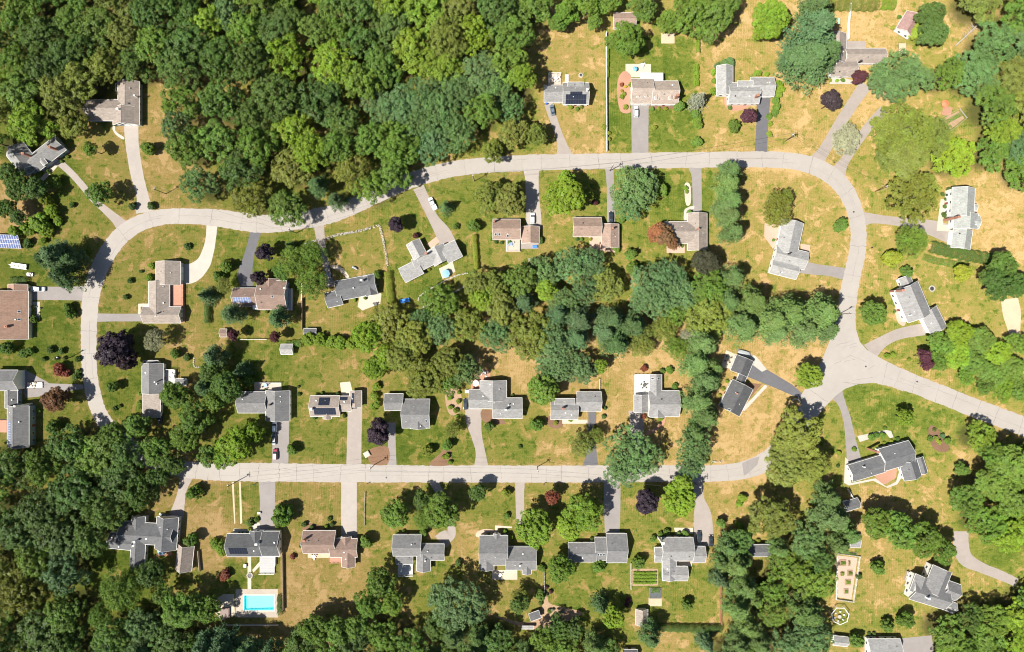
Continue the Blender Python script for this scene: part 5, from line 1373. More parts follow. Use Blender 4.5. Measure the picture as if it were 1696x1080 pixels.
# raised beds
def raised_bed(x0, y0, x1, y1, label, rows=0, mat=None):
    a, b = P0(x0, y1), P0(x1, y0); c = (a+b)/2; root = empty('raised_bed', c); tag(root, label, 'raised bed')
    hx, hy = (b.x-a.x)/2, (b.y-a.y)/2
    for q in ((-hx,-hy,hx,-hy+.1),(-hx,hy-.1,hx,hy),(-hx,-hy+.1,-hx+.1,hy-.1),(hx-.1,-hy+.1,hx,hy-.1)):
        mb = MB(); mb.box(q[0],q[1],0,q[2],q[3],.35); mb.build('board', WOOD, root)
    mb = MB(); mb.box(-hx+.1,-hy+.1,.05,hx-.1,hy-.1,.28); mb.build('soil', DRIVE['soil'] if mat is None else mat, root)
patch('garden_bed', [(1388,920),(1420,924),(1410,993),(1387,989)], .036, DRIVE['pink'])
for i, (x0,y0,x1,y1) in enumerate(((1390,927,1401,937),(1404,928,1408,937),(1403,944,1412,954),(1391,948,1398,952),(1399,959,1409,969),(1397,975,1405,983),(1391,914.5,1418,918))):
    raised_bed(x0,y0,x1,y1,f"wooden raised bed in the white-fenced garden, {['top left','top right','middle right','middle left','below the middle','bottom','narrow one along the top fence'][i]}")
raised_bed(1075,973,1095,991,'dark square bed with netting below the vegetable rows', mat=surf((.09,.10,.10),.8,.4,2.0))
raised_bed(1386,30,1391,41,'small pale green raised bed in the dry upper right yard', mat=surf((.25,.40,.30),.8,.2))
raised_bed(1380,43,1383,53,'narrow sandy raised bed in the dry upper right yard')
raised_bed(1488,72,1500,90,'wooden play frame bed of pale boards on the lawn below the white outbuilding', mat=DRIVE['sand'])
fence([(1555,197),(1588,181),(1600,196),(1574,217),(1555,197)],.9,GREYW,'low grey fence round the bed below the red umbrella','rail')
patch('garden_bed', [(1558,198),(1587,184),(1597,196),(1575,214)], .034, DRIVE['soil'])

# mailboxes along the roads
def mailbox(px, py, label):
    root = empty('mailbox', P0(px, py)); tag(root, label, 'mailbox')
    mb = MB(); mb.box(-.06,-.06,0,.06,.06,1.1); mb.build('post', WOOD, root)
    mb = MB(); mb.loft([[Vector((x,-.14,1.1)), Vector((x,-.14,1.3)), Vector((x,0,1.42)), Vector((x,.14,1.3)), Vector((x,.14,1.1))] for x in (-.3, .3)]); mb.build('box', DARKM, root)
    mb = MB(); mb.box(.0,.145,1.2,.05,.17,1.45); mb.build('flag', surf((.5,.05,.04), .5), root)
for x, y, l in ((423,801,'mailbox at the roadside above the black-roofed house driveway'), (610,800,'mailbox right of the pale straight driveway on the lower road'), (901,801,'mailbox on the lower road verge right of a pale driveway'), (1442,411,'white mailbox post on the verge below the right-hand driveway'), (1380,270,'mailbox between the two diagonal driveways at the upper right'), (1316,640,'mailbox left of the black driveway end near the junction')):
    mailbox(x, y, l)

# ------------------------------------------------------------------ vegetation prototypes
LEAF = leaf_mat()
def quad_mesh(name, Q, lv):
    """Q: (n,4,3) quads, lv: per-leaf tone 0..1"""
    n = len(Q)
    me = bpy.data.meshes.new(name)
    me.vertices.add(n*4); me.vertices.foreach_set('co', Q.astype(np.float32).ravel())
    me.loops.add(n*4); me.loops.foreach_set('vertex_index', np.arange(n*4, dtype=np.int32))
    me.polygons.add(n); me.polygons.foreach_set('loop_start', np.arange(0, n*4, 4, dtype=np.int32)); me.polygons.foreach_set('loop_total', np.full(n, 4, np.int32))
    a = me.attributes.new('lv', 'FLOAT', 'FACE'); a.data.foreach_set('value', lv.astype(np.float32))
    me.materials.append(LEAF)
    me.update(calc_edges=True)
    return me

def unit(v): return v/np.maximum(np.linalg.norm(v, axis=-1, keepdims=True), 1e-9)

def leaf_quads(C, N, size, rng, aspect=.75):
    n = len(C)
    t = unit(np.cross(N, rng.normal(size=(n, 3)))); b = np.cross(N, t)
    s = size*rng.uniform(.6, 1.3, (n, 1)); u = t*s; v = b*s*aspect
    return np.stack([C-u-v*.35, C-u*.1-v, C+u+v*.25, C+u*.15+v], 1)

def crown_broad(seed, nl, ncl, per, leaf, rz=.75, lr=(.30, .46), cr=(.095, .165), spread=.66, low=-.25, jit=.34):
    """crown of lobes that carry leaf clumps; radius about 1, centred on the origin"""
    rng = np.random.default_rng(seed)
    lobes = [(np.array([rng.normal()*.06, rng.normal()*.06, .28]), rng.uniform(*lr)*1.05)]
    tries = 0
    while len(lobes) < nl and tries < 4000:
        tries += 1
        th = rng.uniform(0, 6.283); q = math.sqrt(rng.uniform(.06, 1))*spread*rng.uniform(.85, 1.12)
        r = rng.uniform(*lr)
        c = np.array([q*math.cos(th), q*math.sin(th), (.42*(1-(q/spread)**2) - .12 + rng.uniform(-.2, .14))])
        if any(np.linalg.norm((c-o)[:2]) < .52*(r+k) for o, k in lobes): 
            if tries < 3000: continue
        lobes.append((c, r))
    Cs, Ns, lv = [], [], []
    for lc, lrad in lobes:
        lb = rng.uniform(.40, .60)
        done = []
        want = max(5, int(ncl*(lrad/.38)**2)); tr = 0
        while len(done) < want and tr < want*25:
            tr += 1
            out = np.array([lc[0], lc[1], .35])
            d = unit(rng.normal(size=3) + out*.8 + np.array([0, 0, .35]))
            if d[2] < low: continue
            rc = rng.uniform(*cr)
            c = lc + d*(lrad - rc*.5)*rng.uniform(.82, 1.06)
            if any(np.linalg.norm(c-o) < .75*(rc+k) for o, k in done): continue
            done.append((c, rc))
            k = int(per*(rc/.13)**2)
            o2 = unit(d + np.array([0, 0, .15]))
            dd = unit(rng.normal(size=(k, 3)) + o2*.65)
            Cs.append(c + dd*rc*rng.uniform(.55, 1.12, (k, 1))*np.array([1.08, 1.08, .85]))
            Ns.append(unit(dd*.85 + o2*.35 + rng.normal(size=(k, 3))*jit + np.array([0, 0, .15])))
            lv.append(np.clip(lb + rng.uniform(-.12, .12) + rng.normal(size=k)*.13, 0, 1))
    k = int(sum(len(c) for c in Cs)*.10)
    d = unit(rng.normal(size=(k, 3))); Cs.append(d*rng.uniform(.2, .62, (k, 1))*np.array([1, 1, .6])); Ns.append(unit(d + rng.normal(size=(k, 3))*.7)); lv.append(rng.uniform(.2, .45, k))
    C, N = np.concatenate(Cs), np.concatenate(Ns)
    C[:, 2] *= rz/.75
    return quad_mesh('crown', leaf_quads(C, N, leaf, rng), np.concatenate(lv))

def crown_conifer(seed, tiers, branches, leaf, droop=.22, shape=.9, fluff=.05):
    """spruce: whorls of drooping sprays; radius 1 at the base, height 0..2 (z)"""
    rng = np.random.default_rng(seed)
    Cs, Ns, lv = [], [], []
    for t in range(tiers):
        f = t/(tiers-1.0); z = .05 + 1.85*f; R = max(.06, (1-f)**shape)*rng.uniform(.88, 1.08)
        nb = max(4, int(branches*(1-.55*f))); off = rng.uniform(0, 6.28)
        for b in range(nb):
            th = off + 6.283*b/nb + rng.normal()*.12; L = R*rng.uniform(.72, 1.1)
            k = max(6, int(36*L+6))
            s = rng.uniform(.06, 1, k)**.8
            wid = (.20*(1-s)+.05)*L + .02
            lat = rng.normal(size=k)*wid*.75
            ca, sa = math.cos(th), math.sin(th)
            x = s*L*ca - lat*sa; y = s*L*sa + lat*ca
            zz = z + .10*s*L - droop*L*s*s - np.abs(lat)*.25 + rng.normal(size=k)*fluff*.6
            Cs.append(np.stack([x, y, zz], 1))
            n = np.stack([np.full(k, ca)*.35, np.full(k, sa)*.35, np.full(k, .9)], 1) + rng.normal(size=(k, 3))*.38
            Ns.append(unit(n)); lv.append(np.clip(rng.uniform(.35, .65) + rng.normal(size=k)*.14 + .12*(s-.5), 0, 1))
    C, N = np.concatenate(Cs), np.concatenate(Ns)
    return quad_mesh('crown', leaf_quads(C, N, leaf, rng, .5), np.concatenate(lv))

def crown_pine(seed, leaf, nb=84, per=74):
    """white pine: tufts at the ends of spreading limbs; radius 1, height 0..1.7"""
    rng = np.random.default_rng(seed); Cs, Ns, lv = [], [], []
    for b in range(nb):
        f = rng.uniform(0, 1)**1.15; z = .1 + 1.5*f; R = (1-.82*f)*rng.uniform(.75, 1.08)
        th = rng.uniform(0, 6.283); base = rng.uniform(.36, .64)
        for q in np.arange(.35, 1.01, .22):
            c = np.array([R*q*math.cos(th), R*q*math.sin(th), z + .14*q*R]); rc = .17*(1.15-.35*f)*rng.uniform(.7, 1.2)
            k = int(per*.36); d = unit(rng.normal(size=(k, 3)) + np.array([math.cos(th)*.5, math.sin(th)*.5, .5]))
            Cs.append(c + d*rc*rng.uniform(.4, 1.05, (k, 1))*np.array([1.1, 1.1, .6])); Ns.append(unit(d*.7 + rng.normal(size=(k, 3))*.4 + np.array([0, 0, .5])))
            lv.append(np.clip(base + rng.normal(size=k)*.15, 0, 1))
    C, N = np.concatenate(Cs), np.concatenate(Ns)
    return quad_mesh('crown', leaf_quads(C, N, leaf, rng, .4), np.concatenate(lv))

def trunk_mesh(seed, limbs=6, h=1.0, r=.03):
    rng = random.Random(seed); mb = MB()
    prev = Vector((0, 0, -.02)); pr = r*1.25
    pts = [prev]
    for i in range(1, 6):
        q = Vector((rng.uniform(-.012, .012), rng.uniform(-.012, .012), h*i/6)); qr = r*(1-.11*i)
        mb.tube(prev, q, pr, qr, 7, cap=(i == 1)); prev, pr = q, qr; pts.append(q)
    for k in range(limbs):
        b = pts[rng.randint(2, 5)]; a = 6.283*k/limbs + rng.uniform(-.4, .4); l = rng.uniform(.14, .26)
        e = b + Vector((math.cos(a)*l, math.sin(a)*l, l*rng.uniform(.5, 1.0))); mb.tube(b, e, r*.45, r*.16, 5, cap=False)
        for j in range(2):
            a2 = a + rng.uniform(-.9, .9); e2 = e + Vector((math.cos(a2)*l*.5, math.sin(a2)*l*.5, l*.4)); mb.tube(e, e2, r*.16, r*.05, 4, cap=False)
    return mb.mesh('trunk', BARK)

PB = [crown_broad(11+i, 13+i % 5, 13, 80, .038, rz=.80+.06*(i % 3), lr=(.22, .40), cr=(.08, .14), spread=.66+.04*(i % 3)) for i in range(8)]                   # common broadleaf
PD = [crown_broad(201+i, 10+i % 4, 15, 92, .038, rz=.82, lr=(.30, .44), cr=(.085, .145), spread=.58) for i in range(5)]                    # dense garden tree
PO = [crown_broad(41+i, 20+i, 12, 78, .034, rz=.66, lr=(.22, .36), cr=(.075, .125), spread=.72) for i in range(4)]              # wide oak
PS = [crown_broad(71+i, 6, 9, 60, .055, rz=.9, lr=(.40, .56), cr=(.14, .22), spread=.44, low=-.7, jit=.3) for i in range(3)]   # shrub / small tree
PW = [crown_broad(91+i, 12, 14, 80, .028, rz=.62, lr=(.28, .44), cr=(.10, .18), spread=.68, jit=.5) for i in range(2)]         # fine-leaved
PC = [crown_conifer(121+i, 15, 13, .058, droop=.2+.05*i) for i in range(3)]
PP = [crown_pine(151+i, .055) for i in range(3)]
TR = [trunk_mesh(i) for i in range(4)]
TRC = trunk_mesh(9, limbs=0, r=.022)

PAL = {'mid': ((0.105,0.179,0.028), 'mid-green'), 'bright': ((0.152,0.237,0.023), 'bright green'), 'yellow': ((0.195,0.235,0.028), 'yellow-green'), 'olive': ((0.146,0.175,0.032), 'olive'),
       'dark': ((0.073,0.130,0.027), 'dark green'), 'blue': ((0.094,0.166,0.055), 'blue-green'), 'purple': ((0.042,0.028,0.036), 'dark purple'), 'maroon': ((0.085,0.030,0.036), 'maroon'),
       'red': ((0.215,0.070,0.040), 'red-brown'), 'brown': ((0.165,0.092,0.040), 'bronze'), 'pale': ((0.235,0.240,0.150), 'pale silvery'), 'gold': ((0.360,0.280,0.030), 'golden yellow'),
       'spruce': ((0.087,0.152,0.057), 'blue-green'), 'pine': ((0.115,0.186,0.054), 'soft green'), 'orange': ((0.300,0.125,0.050), 'orange-tinged'), 'black': ((0.040,0.042,0.026), 'very dark')}
KINDW = {'D': 'broadleaf tree', 'O': 'wide-crowned tree', 'W': 'fine-leaved tree', 'C': 'conifer', 'P': 'spreading pine', 'B': 'round shrub', 'S': 'small tree'}
PLANTS = []      # (object, kind, colour key, px, py, r, wood)
def plant(kind, col, px, py, r, hfac=1.0, wood=None, h=None):
    if kind == 'C' and r >= 22: kind = 'P'
    rm = r*MPP
    rz = random.uniform(0, 6.28)
    c = PAL[col][0]; j = random.uniform(.86, 1.16); jr = random.uniform(.93, 1.08)
    colr = (c[0]*j*jr, c[1]*j, c[2]*j*random.uniform(.85, 1.15), 1)
    if kind in 'DOW':
        H_ = h or (1.35*rm + 5.0)*hfac
        hc = H_ - rm*.68; protos = {'D': PB if wood else PS if col in ('purple', 'maroon', 'black') else PD, 'O': PO, 'W': PW}[kind]
        zsc = min(rm*1.0, H_*.46); hc = H_ - zsc*.75
        q = P(px, py, hc); root = empty({'D': 'purple_leaved_tree' if col in ('purple','maroon','black') else 'woodland_tree' if wood else 'broadleaf_tree', 'O': 'wide_crowned_tree', 'W': 'fine_leaved_tree'}[kind], (q[0], q[1], 0), rz)
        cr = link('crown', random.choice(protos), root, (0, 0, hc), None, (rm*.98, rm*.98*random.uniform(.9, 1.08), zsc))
        link('trunk', random.choice(TR), root, (0, 0, 0), None, (H_*.62, H_*.62, hc+.1*zsc))
        nm = 'tree'
    elif kind in 'CP':
        H_ = h or ((2.0*rm + 5.0)*hfac)
        cb = H_*(.10 if kind == 'C' else .22); top = 2.0 if kind == 'C' else 1.75
        hc = H_*.38; q = P(px, py, hc); root = empty('conifer_tree', (q[0], q[1], 0), rz)
        cr = link('crown', random.choice(PC if kind == 'C' else PP), root, (0, 0, cb), None, (rm*1.05, rm*1.05, (H_-cb)/top))
        link('trunk', TRC, root, (0, 0, 0), None, (H_*.7, H_*.7, H_*.93))
        nm = 'conifer_tree'
    else:
        H_ = h or (1.5*rm*hfac if kind == 'B' else 1.75*rm*hfac+.6)
        zsc = H_*.55; hc = H_ - zsc*.9; q = P(px, py, hc); root = empty('shrub' if kind == 'B' else 'small_tree', (q[0], q[1], 0), rz)
        cr = link('crown', random.choice(PS), root, (0, 0, hc), None, (rm, rm*random.uniform(.92, 1.06), zsc))
        link('trunk', TR[0], root, (0, 0, 0), None, (H_*.5, H_*.5, max(.3, hc)))
    cr.color = colr
    PLANTS.append((root, kind, col, px, py, r, wood))
    return root

# individually placed plants:  kind colour : x y r ...
INDIV = """
D olive:120 206 26 810 325 31 846 332 31 888 222 22 850 218 28 1278 855 43 815 250 22 1320 725 46 1300 770 42 1345 770 34 1500 262 40 1478 250 34 700 625 36 668 590 34 745 600 32 690 560 32 790 470 26 830 510 30 820 470 26
O olive:1515 328 42 1530 310 26 1500 215 54 1545 225 34 1470 215 30
D mid:165 321 25 150 247 15 655 851 28 735 848 34 1038 64 34 1106 36 22 1145 22 40 1180 25 40 1205 5 26 1065 10 26 940 18 24 975 8 24 1010 2 22 925 38 18 290 655 28 322 690 30 305 725 28 355 665 22 185 722 27 225 706 24 255 745 28 345 755 22 300 1010 38 345 1010 26 270 985 20 900 645 29 930 945 26 630 965 28 610 1000 26 650 1000 22 590 1040 26 520 1040 30 560 1045 28 1446 518 25 1455 868 30 1490 880 35 1530 892 33 1563 912 24 1600 828 30 1640 800 34 1675 770 40 1680 830 34 1655 760 34 1180 5 20 985 35 16
D dark:285 768 23 262 790 22 30 310 26 60 312 22 10 345 20 30 360 16 250 950 26 375 640 30 350 615 24 1540 28 28 1545 55 27 790 816 18 860 1000 20 18 290 24 700 830 20 1225 895 24 1230 925 20 1660 440 26 1655 475 32 1685 470 24 1640 458 20
D bright:935 325 40 1275 30 34 1268 48 22 1125 825 33 1130 805 24 885 873 37 968 848 37 945 870 26 390 735 33 420 715 22 372 755 26 1340 622 26 1150 772 16 1015 1022 22 995 608 14 905 480 22 800 490 26 610 560 30 640 590 26 620 610 24 1500 692 17 940 300 22
O blue:1050 312 40 1040 340 28 1070 300 24 1045 752 46 1030 780 30 1075 760 26 755 1000 46 730 985 24 785 1010 26 1150 738 33 1145 770 26 665 175 38 700 160 36 730 190 38 690 205 34 640 190 30 620 165 24 760 150 34 800 120 36 820 150 32 845 180 28 715 240 34 760 220 34 1495 122 42 1470 140 28 1530 130 22 1455 125 22 970 480 26 945 440 34 975 435 28 935 500 28 920 580 34 915 550 26 930 610 26 905 610 20 1075 470 34 1110 460 32 1090 500 32 1130 490 30 1060 500 22 730 545 28 700 530 22
W mid:485 432 25 515 468 27 518 422 22 465 450 15 590 420 4 198 978 36 220 960 22 165 1020 20 700 860 18 1510 400 27 1120 575 20
O dark:455 45 36 480 30 26
D purple:193 580 33 205 595 22 625 715 24 1073 832 25 1376 169 21 654 372 16 438 418 17 427 460 14
D black:1170 430 27
D maroon:1240 191 15 1424 126 14 386 555 11 455 558 11 1530 590 13 1536 604 11
S maroon:689 391 6 985 336 6 35 0 4
D brown:92 662 25 110 655 12 1100 388 20 1115 405 12
D red:915 825 14
D orange:1088 385 18
C spruce:105 425 32 118 458 30 88 430 24 130 430 22 342 490 17 388 520 22 465 527 22 738 343 13 480 407 10 360 590 24 345 640 22 400 615 18 1075 1048 24 1170 1065 19 378 1062 32 415 1072 28 345 1062 26 452 1074 22 995 1002 18 620 900 4 1340 60 46 1330 110 44 1345 20 34 1362 95 30 1310 100 26 205 0 4 1045 540 30 1010 530 30 1020 570 28 1000 550 24 870 500 24 1195 960 20 1600 470 4
P pine:1203 902 22 1286 905 20 1205 285 24 1203 308 26 1206 335 26 1203 360 26 1210 385 24 1195 345 20 1160 570 30 1150 600 30 1165 630 30 1155 660 30 1168 690 26 1150 715 22 1180 610 20 1350 520 41 1300 520 38 1270 530 36 1320 545 34 1360 545 29 1240 500 31 1225 540 34 1205 500 24 1210 460 26 1280 550 24 1370 850 36 1365 820 26 1400 880 24 1385 900 22 1215 930 26 1228 965 28 1215 1000 28 1235 1030 26 1220 1060 26 1190 925 18 1245 985 20 1255 1060 24
P spruce:960 530 28 925 520 26 955 560 26 530 310 22 560 335 20
C pale:1157 165 17
W pale:1403 230 25 255 563 20 1140 555 14 1645 60 0
W olive:748 712 14 760 1030 4 860 985 12 370 472 14 1288 345 27 1300 330 16 965 735 22 985 722 14 1055 555 24 1065 575 20 1100 545 22
S mid:245 244 14 322 816 15 318 895 14 465 855 20 480 845 14 608 895 13 1060 932 13 1138 1002 12 88 707 14 485 743 11 888 705 13 375 440 13 362 458 11 92 303 11 188 642 12 1125 175 11 1214 210 13 703 880 8 786 376 13 1195 865 10 1453 942 14 1500 1027 16 1470 1037 13 1420 1062 14 1594 777 13 742 738 11 992 938 13 625 455 9 114 508 9 116 520 10 10 575 14 410 628 13 1503 450 12 1390 372 14 810 705 10 1485 485 8 290 585 10 1110 330 0 1098 315 12 1050 445 14 1045 420 12
S yellow:75 333 12 1478 425 17 710 748 12 1595 452 17 838 817 9 1523 42 15 1515 55 12 888 1010 0 1150 770 12 1450 527 12 1455 935 8
B dark:120 340 6 219 341 8 251 340 8 233 450 4 215 465 6 208 492 6 310 408 7 83 579 8 103 581 7 73 594 5 93 594 4 107 593 4 128 595 6 190 676 5 198 673 4 503 868 6 517 874 5 501 904 6 507 923 0 760 932 7 861 740 4 896 432 5 896 398 7 550 868 5 1000 690 5 1002 676 4 495 653 4 494 640 3 309 592 7 48 400 8 45 406 7 1571 313 5 1571 322 5 1569 330 5 1566 343 5 1565 356 6 521 691 5 570 689 4 620 458 6 1390 905 5 1423 955 6 1388 772 4
B mid:839 855 7 895 940 7 894 988 11 894 980 8 1153 190 10 1154 205 11 1155 236 11 1285 166 8 1287 178 8 1283 186 8 1274 193 6 126 624 8 55 530 8 47 500 5 130 615 5 37 585 9 50 583 8 414 866 8 425 861 5 712 735 0 1085 378 6 755 375 7 763 418 6 900 942 6 1143 352 6 900 875 6 1031 365 7 1022 412 8 1095 885 6 1105 882 7 1136 883 7 1082 893 7 390 885 3 396 883 3 402 883 3 408 883 3 895 1000 5 910 1013 5 1466 710 4 1444 724 7 1452 722 6 1461 721 6 1541 727 6 1548 712 4 1570 730 7 1110 613 8 1118 640 7 545 860 5 1097 615 6
B bright:253 440 8 247 460 8 72 399 7 65 368 20 85 350 15 75 380 14 45 378 14 25 382 12 95 365 10 510 560 14 530 565 14 548 566 13 565 568 13 580 568 12 622 640 9 620 655 9 624 668 8 618 675 7 365 905 12 357 900 10 370 915 9 1182 120 6 1183 135 6 1182 151 8 1290 140 9 1291 148 9 1288 156 8 1275 205 5 1274 223 6 1255 122 7 1270 122 5 815 390 5 813 396 5 945 695 5 1115 685 6 1125 680 5 1095 693 5 1085 690 4 1470 590 6 1478 588 5 1506 596 4 1415 745 5 1230 823 9 1225 835 7 1345 1000 10 1225 872 9 1400 895 8 1410 890 7 1105 373 9 1118 375 9 1128 374 8 1160 0 5 803 655 0 760 665 5 755 680 6 760 650 4 745 660 5 746 675 5 757 690 4 830 690 5 847 890 5 810 885 4 745 765 5 740 755 6 1040 305 0 1135 312 5 1137 318 4 1045 140 5 1030 160 5
B yellow:735 820 0 86 347 6 1084 210 5 1036 177 5 1034 155 4 1550 726 5 1556 732 5 948 672 0 735 757 5 681 708 4 945 177 5 963 177 4 500 395 0 920 700 5 985 706 4 1390 750 5 1120 540 0 1000 210 5 1008 220 4 1009 230 4
B blue:1190 110 8 1200 106 9 1210 102 9 740 698 0 1183 151 6 1562 722 5 500 405 0
B gold:86 345 5 1036 144 3 1030 150 3 1553 730 3
B red:100 612 13 108 618 9 374 951 10 370 957 7 485 922 6 1067 610 7 1280 345 9 1067 690 5 48 757 10 62 752 8 1030 140 4
B maroon:1040 995 6 1038 1002 5 912 980 4 905 973 4 820 480 0
B pale:905 985 4 915 1010 4 930 1012 4 655 0 0
"""
for line in INDIV.strip().split('\n'):
    head, body = line.split(':'); kind, col = head.split()
    v = [float(t) for t in body.split()]
    for i in range(0, len(v), 3):
        if v[i+2] >= 3 and v[i+1] > 0 and not (v[i+2] == 4 and kind in 'DOWCPS'):
            plant(kind, col, v[i], v[i+1], v[i+2], wood=None)

for (short, hx, hy), g in zip(HOUSES, HOUSE_GEO):
    w = g[0]; M = g[0]['M']; n = 0
    for sgn in (-1, 1):
        nrm = Matrix.Rotation(w['ang'], 3, 'Z') @ Vector((0, sgn, 0))
        if nrm.dot(-w['c']) < -8: continue
        for t in (-.72, -.3, .25, .7):
            p = w['c'] + Matrix.Rotation(w['ang'], 3, 'Z') @ Vector((t*w['a'] + random.uniform(-.5, .5), sgn*(w['b']+.65), 0))
            if n >= 3 or random.random() < .35 or any(math.hypot(p.x/MPP+848-q[3], 540-p.y/MPP-q[4]) < q[5]+3 for q in PLANTS): continue
            blocked = False
            for g2 in g[1:]:
                d = p - g2['c']; ca, sa = math.cos(g2['ang']), math.sin(g2['ang'])
                if abs(d.x*ca+d.y*sa) < g2['a']+.6 and abs(-d.x*sa+d.y*ca) < g2['b']+.6: blocked = True
            if blocked or not (-20 < p.x/MPP+848 < 1716 and -20 < 540-p.y/MPP < 1100): continue
            plant('B', random.choice(('mid', 'bright', 'dark', 'yellow')), p.x/MPP+848, 540-p.y/MPP, random.uniform(3.2, 4.6)); n += 1

# woods: fill each outline with trees that keep their crowns apart
def in_poly1(poly, x, y):
    r = False
    for i in range(len(poly)):
        x0, y0 = poly[i-1]; x1, y1 = poly[i]
        if (y0 > y) != (y1 > y) and x < (x1-x0)*(y-y0)/(y1-y0)+x0: r = not r
    return r
for wname, poly, mix, (r0, r1), (h0, h1) in WOODS:
    xs = [p[0] for p in poly]; ys = [p[1] for p in poly]
    bag = [(k, c) for k, c, n in mix for _ in range(n)]
    placed = [(p[3], p[4], p[5]) for p in PLANTS if p[1] != 'B']
    fails = 0; cnt = 0
    while fails < 260:
        x, y = random.uniform(min(xs), max(xs)), random.uniform(min(ys), max(ys)); r = random.uniform(r0, r1)
        if fails > 130: r = r0*.86
        if not in_poly1(poly, x, y) or any((x-a)**2+(y-b)**2 < ((.53 if 'belt' in wname else .60)*(r+c))**2 for a, b, c in placed): fails += 1; continue
        if any(math.hypot(max(a-x, 0, x-b2), max(b-y, 0, y-d2)) < r*.86 for a, b, b2, d2 in KEEP): fails += 1; continue
        k, c = random.choice(bag)
        if k == 'C': k = random.choice('CPP')
        plant(k, c, x, y, r, wood=wname, h=random.uniform(h0, h1) if k == 'D' else None)
        placed.append((x, y, r)); fails = 0; cnt += 1

build_ground()

# ------------------------------------------------------------------ hedges
def hedge(pts, w, h, col, label, dens=34):
    """clipped hedge along photo points; w, h in metres"""
    rng = np.random.default_rng(int(abs(pts[0][0]*7+pts[0][1])))
    A = [P0(*p) for p in pts]; B = A[0]
    root = empty('hedge', B); tag(root, label, 'hedge')
    Cs, Ns = [], []
    for a, b in zip(A[:-1], A[1:]):
        d = b-a; L = d.length; u = np.array(d.normalized()); v = np.array([-u[1], u[0], 0])
        n = int(L*(w+2*h)*dens)
        s = rng.uniform(-.02, 1.02, n); th = rng.uniform(0, math.pi, n)
        cx, cz = np.cos(th), np.sin(th)
        k = 1/np.maximum(np.abs(cx)**2.6 + np.abs(cz)**2.6, 1e-6)**(1/2.6)
        bul = 1 + .10*np.sin(s*L*2.1+rng.uniform(0, 6)) + rng.normal(size=n)*.05
        y = cx*k*w/2*bul; z = cz*k*h*bul
        Cs.append(np.array(a-B)[None] + s[:, None]*np.array(d)[None] + v[None]*y[:, None] + np.array([0, 0, 1])[None]*z[:, None])
        Ns.append(unit(v[None]*cx[:, None] + np.array([0, 0, 1])[None]*(cz[:, None]+.2) + rng.normal(size=(n, 3))*.4))
    C, N = np.concatenate(Cs), np.concatenate(Ns)
    o = link('foliage', quad_mesh('foliage', leaf_quads(C, N, .15, rng), np.clip(rng.normal(.5, .18, len(C)), 0, 1)), root)
    o.color = (*PAL[col][0], 1)
    mb = MB()
    for a, b in zip(A[:-1], A[1:]):
        n = max(2, int((b-a).length/1.2))
        for i in range(n):
            c = a.lerp(b, (i+.5)/n)-B; mb.tube(c, c+Vector((0, 0, h*.7)), .05, .02, 5)
    mb.build('stems', BARK, root)
hedge([(786,390),(788,418),(790,446)],2.0,2.2,'yellow','tall clipped hedge in a straight line below a round tree')
hedge([(643,451),(646,478),(649,503)],3.0,2.4,'yellow','thick clipped hedge right of the dark grey house by the tan patio')
hedge([(1155,62),(1155,88)],1.6,1.6,'bright','upper of two clipped hedges on the lot line right of four-dormer house')
hedge([(1152.5,108),(1153,143)],2.0,1.6,'bright','lower of two clipped hedges on the lot line right of four-dormer house')
hedge([(22,464),(48,464)],2.6,1.8,'dark','dark rounded hedge above the pink-brown house at the left edge')
hedge([(1078,1037),(1130,1039),(1193,1039)],3.0,2.4,'dark','long dark hedge along the back of the lawn at the bottom')
hedge([(465,985),(465,1015)],2.4,2.0,'dark','dark hedge right of the swimming pool')
hedge([(1538,408),(1560,414),(1590,421),(1640,430)],4.6,2.8,'dark','dark hedge row below the white house with pale green roof')
hedge([(1528,425),(1545,431),(1570,436),(1600,440)],2.8,.7,'mid','low green ground planting below the dark hedge row')
hedge([(1006,78),(1006,128)],.9,1.4,'bright','row of small clipped shrubs right of the long white fence')
hedge([(345,505),(346,535)],2.4,2.4,'dark','dark hedge left of the blue-green conifer by the brown house')
hedge([(1360,5),(1400,7),(1450,7)],6.0,3.0,'olive','loose olive hedge along the top edge, right')
hedge([(1455,8),(1478,8)],4.5,3.0,'bright','bright green hedge along the top edge, right')
hedge([(476,570),(500,568)],3.0,1.8,'mid','green hedge beside the small grey-roofed shed')
hedge([(1132,374),(1105,374)],1.6,1.4,'bright','bright clipped hedge in front of the brown-grey T-shaped house')
hedge([(233,650),(233,655)],1.6,1.2,'bright','short clipped hedge left of the pale porch roof, upper')
hedge([(231,664),(232,678)],1.8,1.2,'bright','clipped hedge left of the pale porch roof, lower')
hedge([(57,506),(57,528)],1.4,1.0,'yellow','narrow yellow-green hedge along the pink-brown left-edge house')
for i, y in enumerate((948, 953.5, 959, 964.5)):
    hedge([(1049,y),(1066,y+.4),(1086,y)],1.15,.9,'bright',f"{['topmost','second','third','lowest'][i]} row of green vegetables beside the white fence", dens=60)
for i, (x0, x1, y) in enumerate(((1391.5,1399.5,932),(1405,1407,932.5),(1404.5,1410.5,949),(1392,1397,950),(1400.5,1407.5,964),(1398.5,1403.5,979),(1392.5,1416.5,916.5))):
    hedge([(x0, y), (x1, y)], 1.5 if i != 6 else .7, .75, ('mid','bright','mid','bright','bright','mid','dark')[i], f"leafy vegetables in the fenced garden bed, {['top left','top right','middle right','middle left','below the middle','bottom','along the top fence'][i]}", dens=50)
hedge([(1078,977),(1092,977)], 2.2, .8, 'mid', 'green plants at the top of the dark netted bed', dens=30)
hedge([(1564,204),(1590,190)], 1.6, .8, 'mid', 'green plants in the grey-fenced bed below the red umbrella', dens=30)
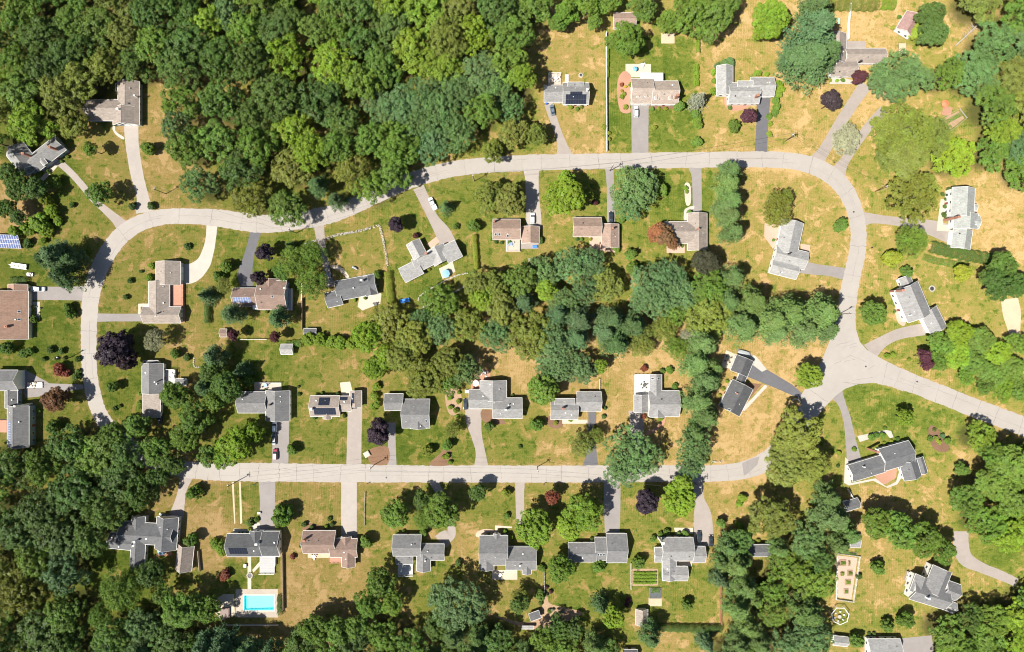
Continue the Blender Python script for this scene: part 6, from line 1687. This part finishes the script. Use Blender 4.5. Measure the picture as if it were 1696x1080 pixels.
# big mass of low trees at the right
for x, y, r, c in ((1560,570,26,'mid'),(1590,555,26,'bright'),(1625,565,26,'mid'),(1655,585,26,'bright'),(1585,590,26,'bright'),(1615,600,26,'mid'),(1645,620,26,'mid'),(1675,610,26,'mid'),(1685,645,24,'mid'),(1555,600,18,'mid'),(1660,645,22,'bright'),(1600,625,16,'mid'),(1632,640,16,'mid'),(1685,570,22,'mid')):
    plant('D', c, x, y, r, h=8.0)
# fallen bare tree, upper right
def fallen():
    B = P0(1582, 76); root = empty('fallen_tree', B); tag(root, 'bare grey fallen tree lying on the grass, upper right', 'fallen tree')
    rng = random.Random(5); mb = MB(); e = Vector((9, 8.5, 1.2)); mb.tube((0,0,.25), e, .28, .14, 8); mb.build('trunk', GREYW, root)
    for i in range(26):
        t = rng.uniform(.3, .98); b = Vector((0,0,.25)).lerp(e, t); mb = MB()
        d = Vector((rng.uniform(-1,1), rng.uniform(-1,1), rng.uniform(0,.5))).normalized()*rng.uniform(1.2, 3.0)
        mb.tube(b, b+d, .07, .03, 5); d2 = d*.6+Vector((rng.uniform(-1,1), rng.uniform(-1,1), .2)); mb.tube(b+d*.6, b+d*.6+d2*.6, .04, .015, 4); mb.build('branch', GREYW, root)
fallen()

# ------------------------------------------------------------------ labels for the plants
PLACES = HOUSES + [('swimming pool', 429, 998), ('road junction', 1400, 600), ('white pergola', 1391, 1020), ('fenced garden', 1403, 955), ('red umbrella', 1567, 172), ('boat trailer on the lawn', 33, 441)]
ORD = ['', 'second', 'third', 'fourth', 'fifth', 'sixth', 'seventh', 'eighth', 'ninth', 'tenth', 'eleventh', 'twelfth', 'thirteenth', 'fourteenth', 'fifteenth', 'sixteenth', 'seventeenth', 'eighteenth', 'nineteenth', 'twentieth', 'twenty-first', 'twenty-second', 'twenty-third', 'twenty-fourth', 'twenty-fifth', 'twenty-sixth', 'twenty-seventh'] + [f'{n}th' for n in range(28, 31)] + ['31st', '32nd', '33rd'] + [f'{n}th' for n in range(34, 41)]
def direction(dx, dy):
    if abs(dx) > 2.2*abs(dy): return 'right of' if dx > 0 else 'left of'
    if abs(dy) > 2.2*abs(dx): return 'below' if dy > 0 else 'above'
    return ('below' if dy > 0 else 'above') + ('-right of' if dx > 0 else '-left of')
from collections import defaultdict
buckets = defaultdict(list)
for o, kind, col, x, y, r, wood in PLANTS:
    cw = PAL[col][1]; kw = KINDW[kind]
    if wood:
        key = (f'{cw} {kw}', f'in the {wood}', wood, True)
    else:
        s, hx, hy = min(PLACES, key=lambda q: math.hypot(q[1]-x, q[2]-y))
        size = ('large ' if r > 30 else 'small ' if r < 7 else '') if kind != 'S' else ''
        key = (f'{size}{cw} {kw}', f'{direction(x-hx, y-hy)} the {s}', s, False)
    buckets[key].append((o, kind, x, y, r))
for (what, where, place, isw), L in buckets.items():
    if isw: L.sort(key=lambda q: q[2])
    else:
        s, hx, hy = next(q for q in PLACES if q[0] == place)
        L.sort(key=lambda q: math.hypot(q[2]-hx, q[3]-hy))
    for i, (o, kind, x, y, r) in enumerate(L):
        if len(L) == 1: lab = f'{what} {where}'
        elif isw: lab = f"{what} {where}, {(ORD[i]+' from left') if i and i < len(ORD) else 'leftmost' if i == 0 else 'towards the right'}"
        else: lab = f"{what} {where}, {(ORD[i]+' nearest') if i and i < len(ORD) else 'nearest'}"
        if len(lab.split()) > 16: lab = lab.replace('round shrub', 'shrub').replace('broadleaf tree', 'tree').replace('bright green', 'bright').replace(' nearest', '')
        tag(o, lab, {'B': 'shrub', 'C': 'conifer', 'P': 'conifer'}.get(kind, 'tree'),
            ('trees in the ' + place) if isw else 'shrubs in the gardens' if kind == 'B' else 'trees around the houses')
for o in bpy.data.objects:
    if o.parent is None and 'label' in o and len(o['label'].split()) > 16: print('LONG', o['label'])
print('plants', len(PLANTS), 'objects', len(bpy.data.objects))
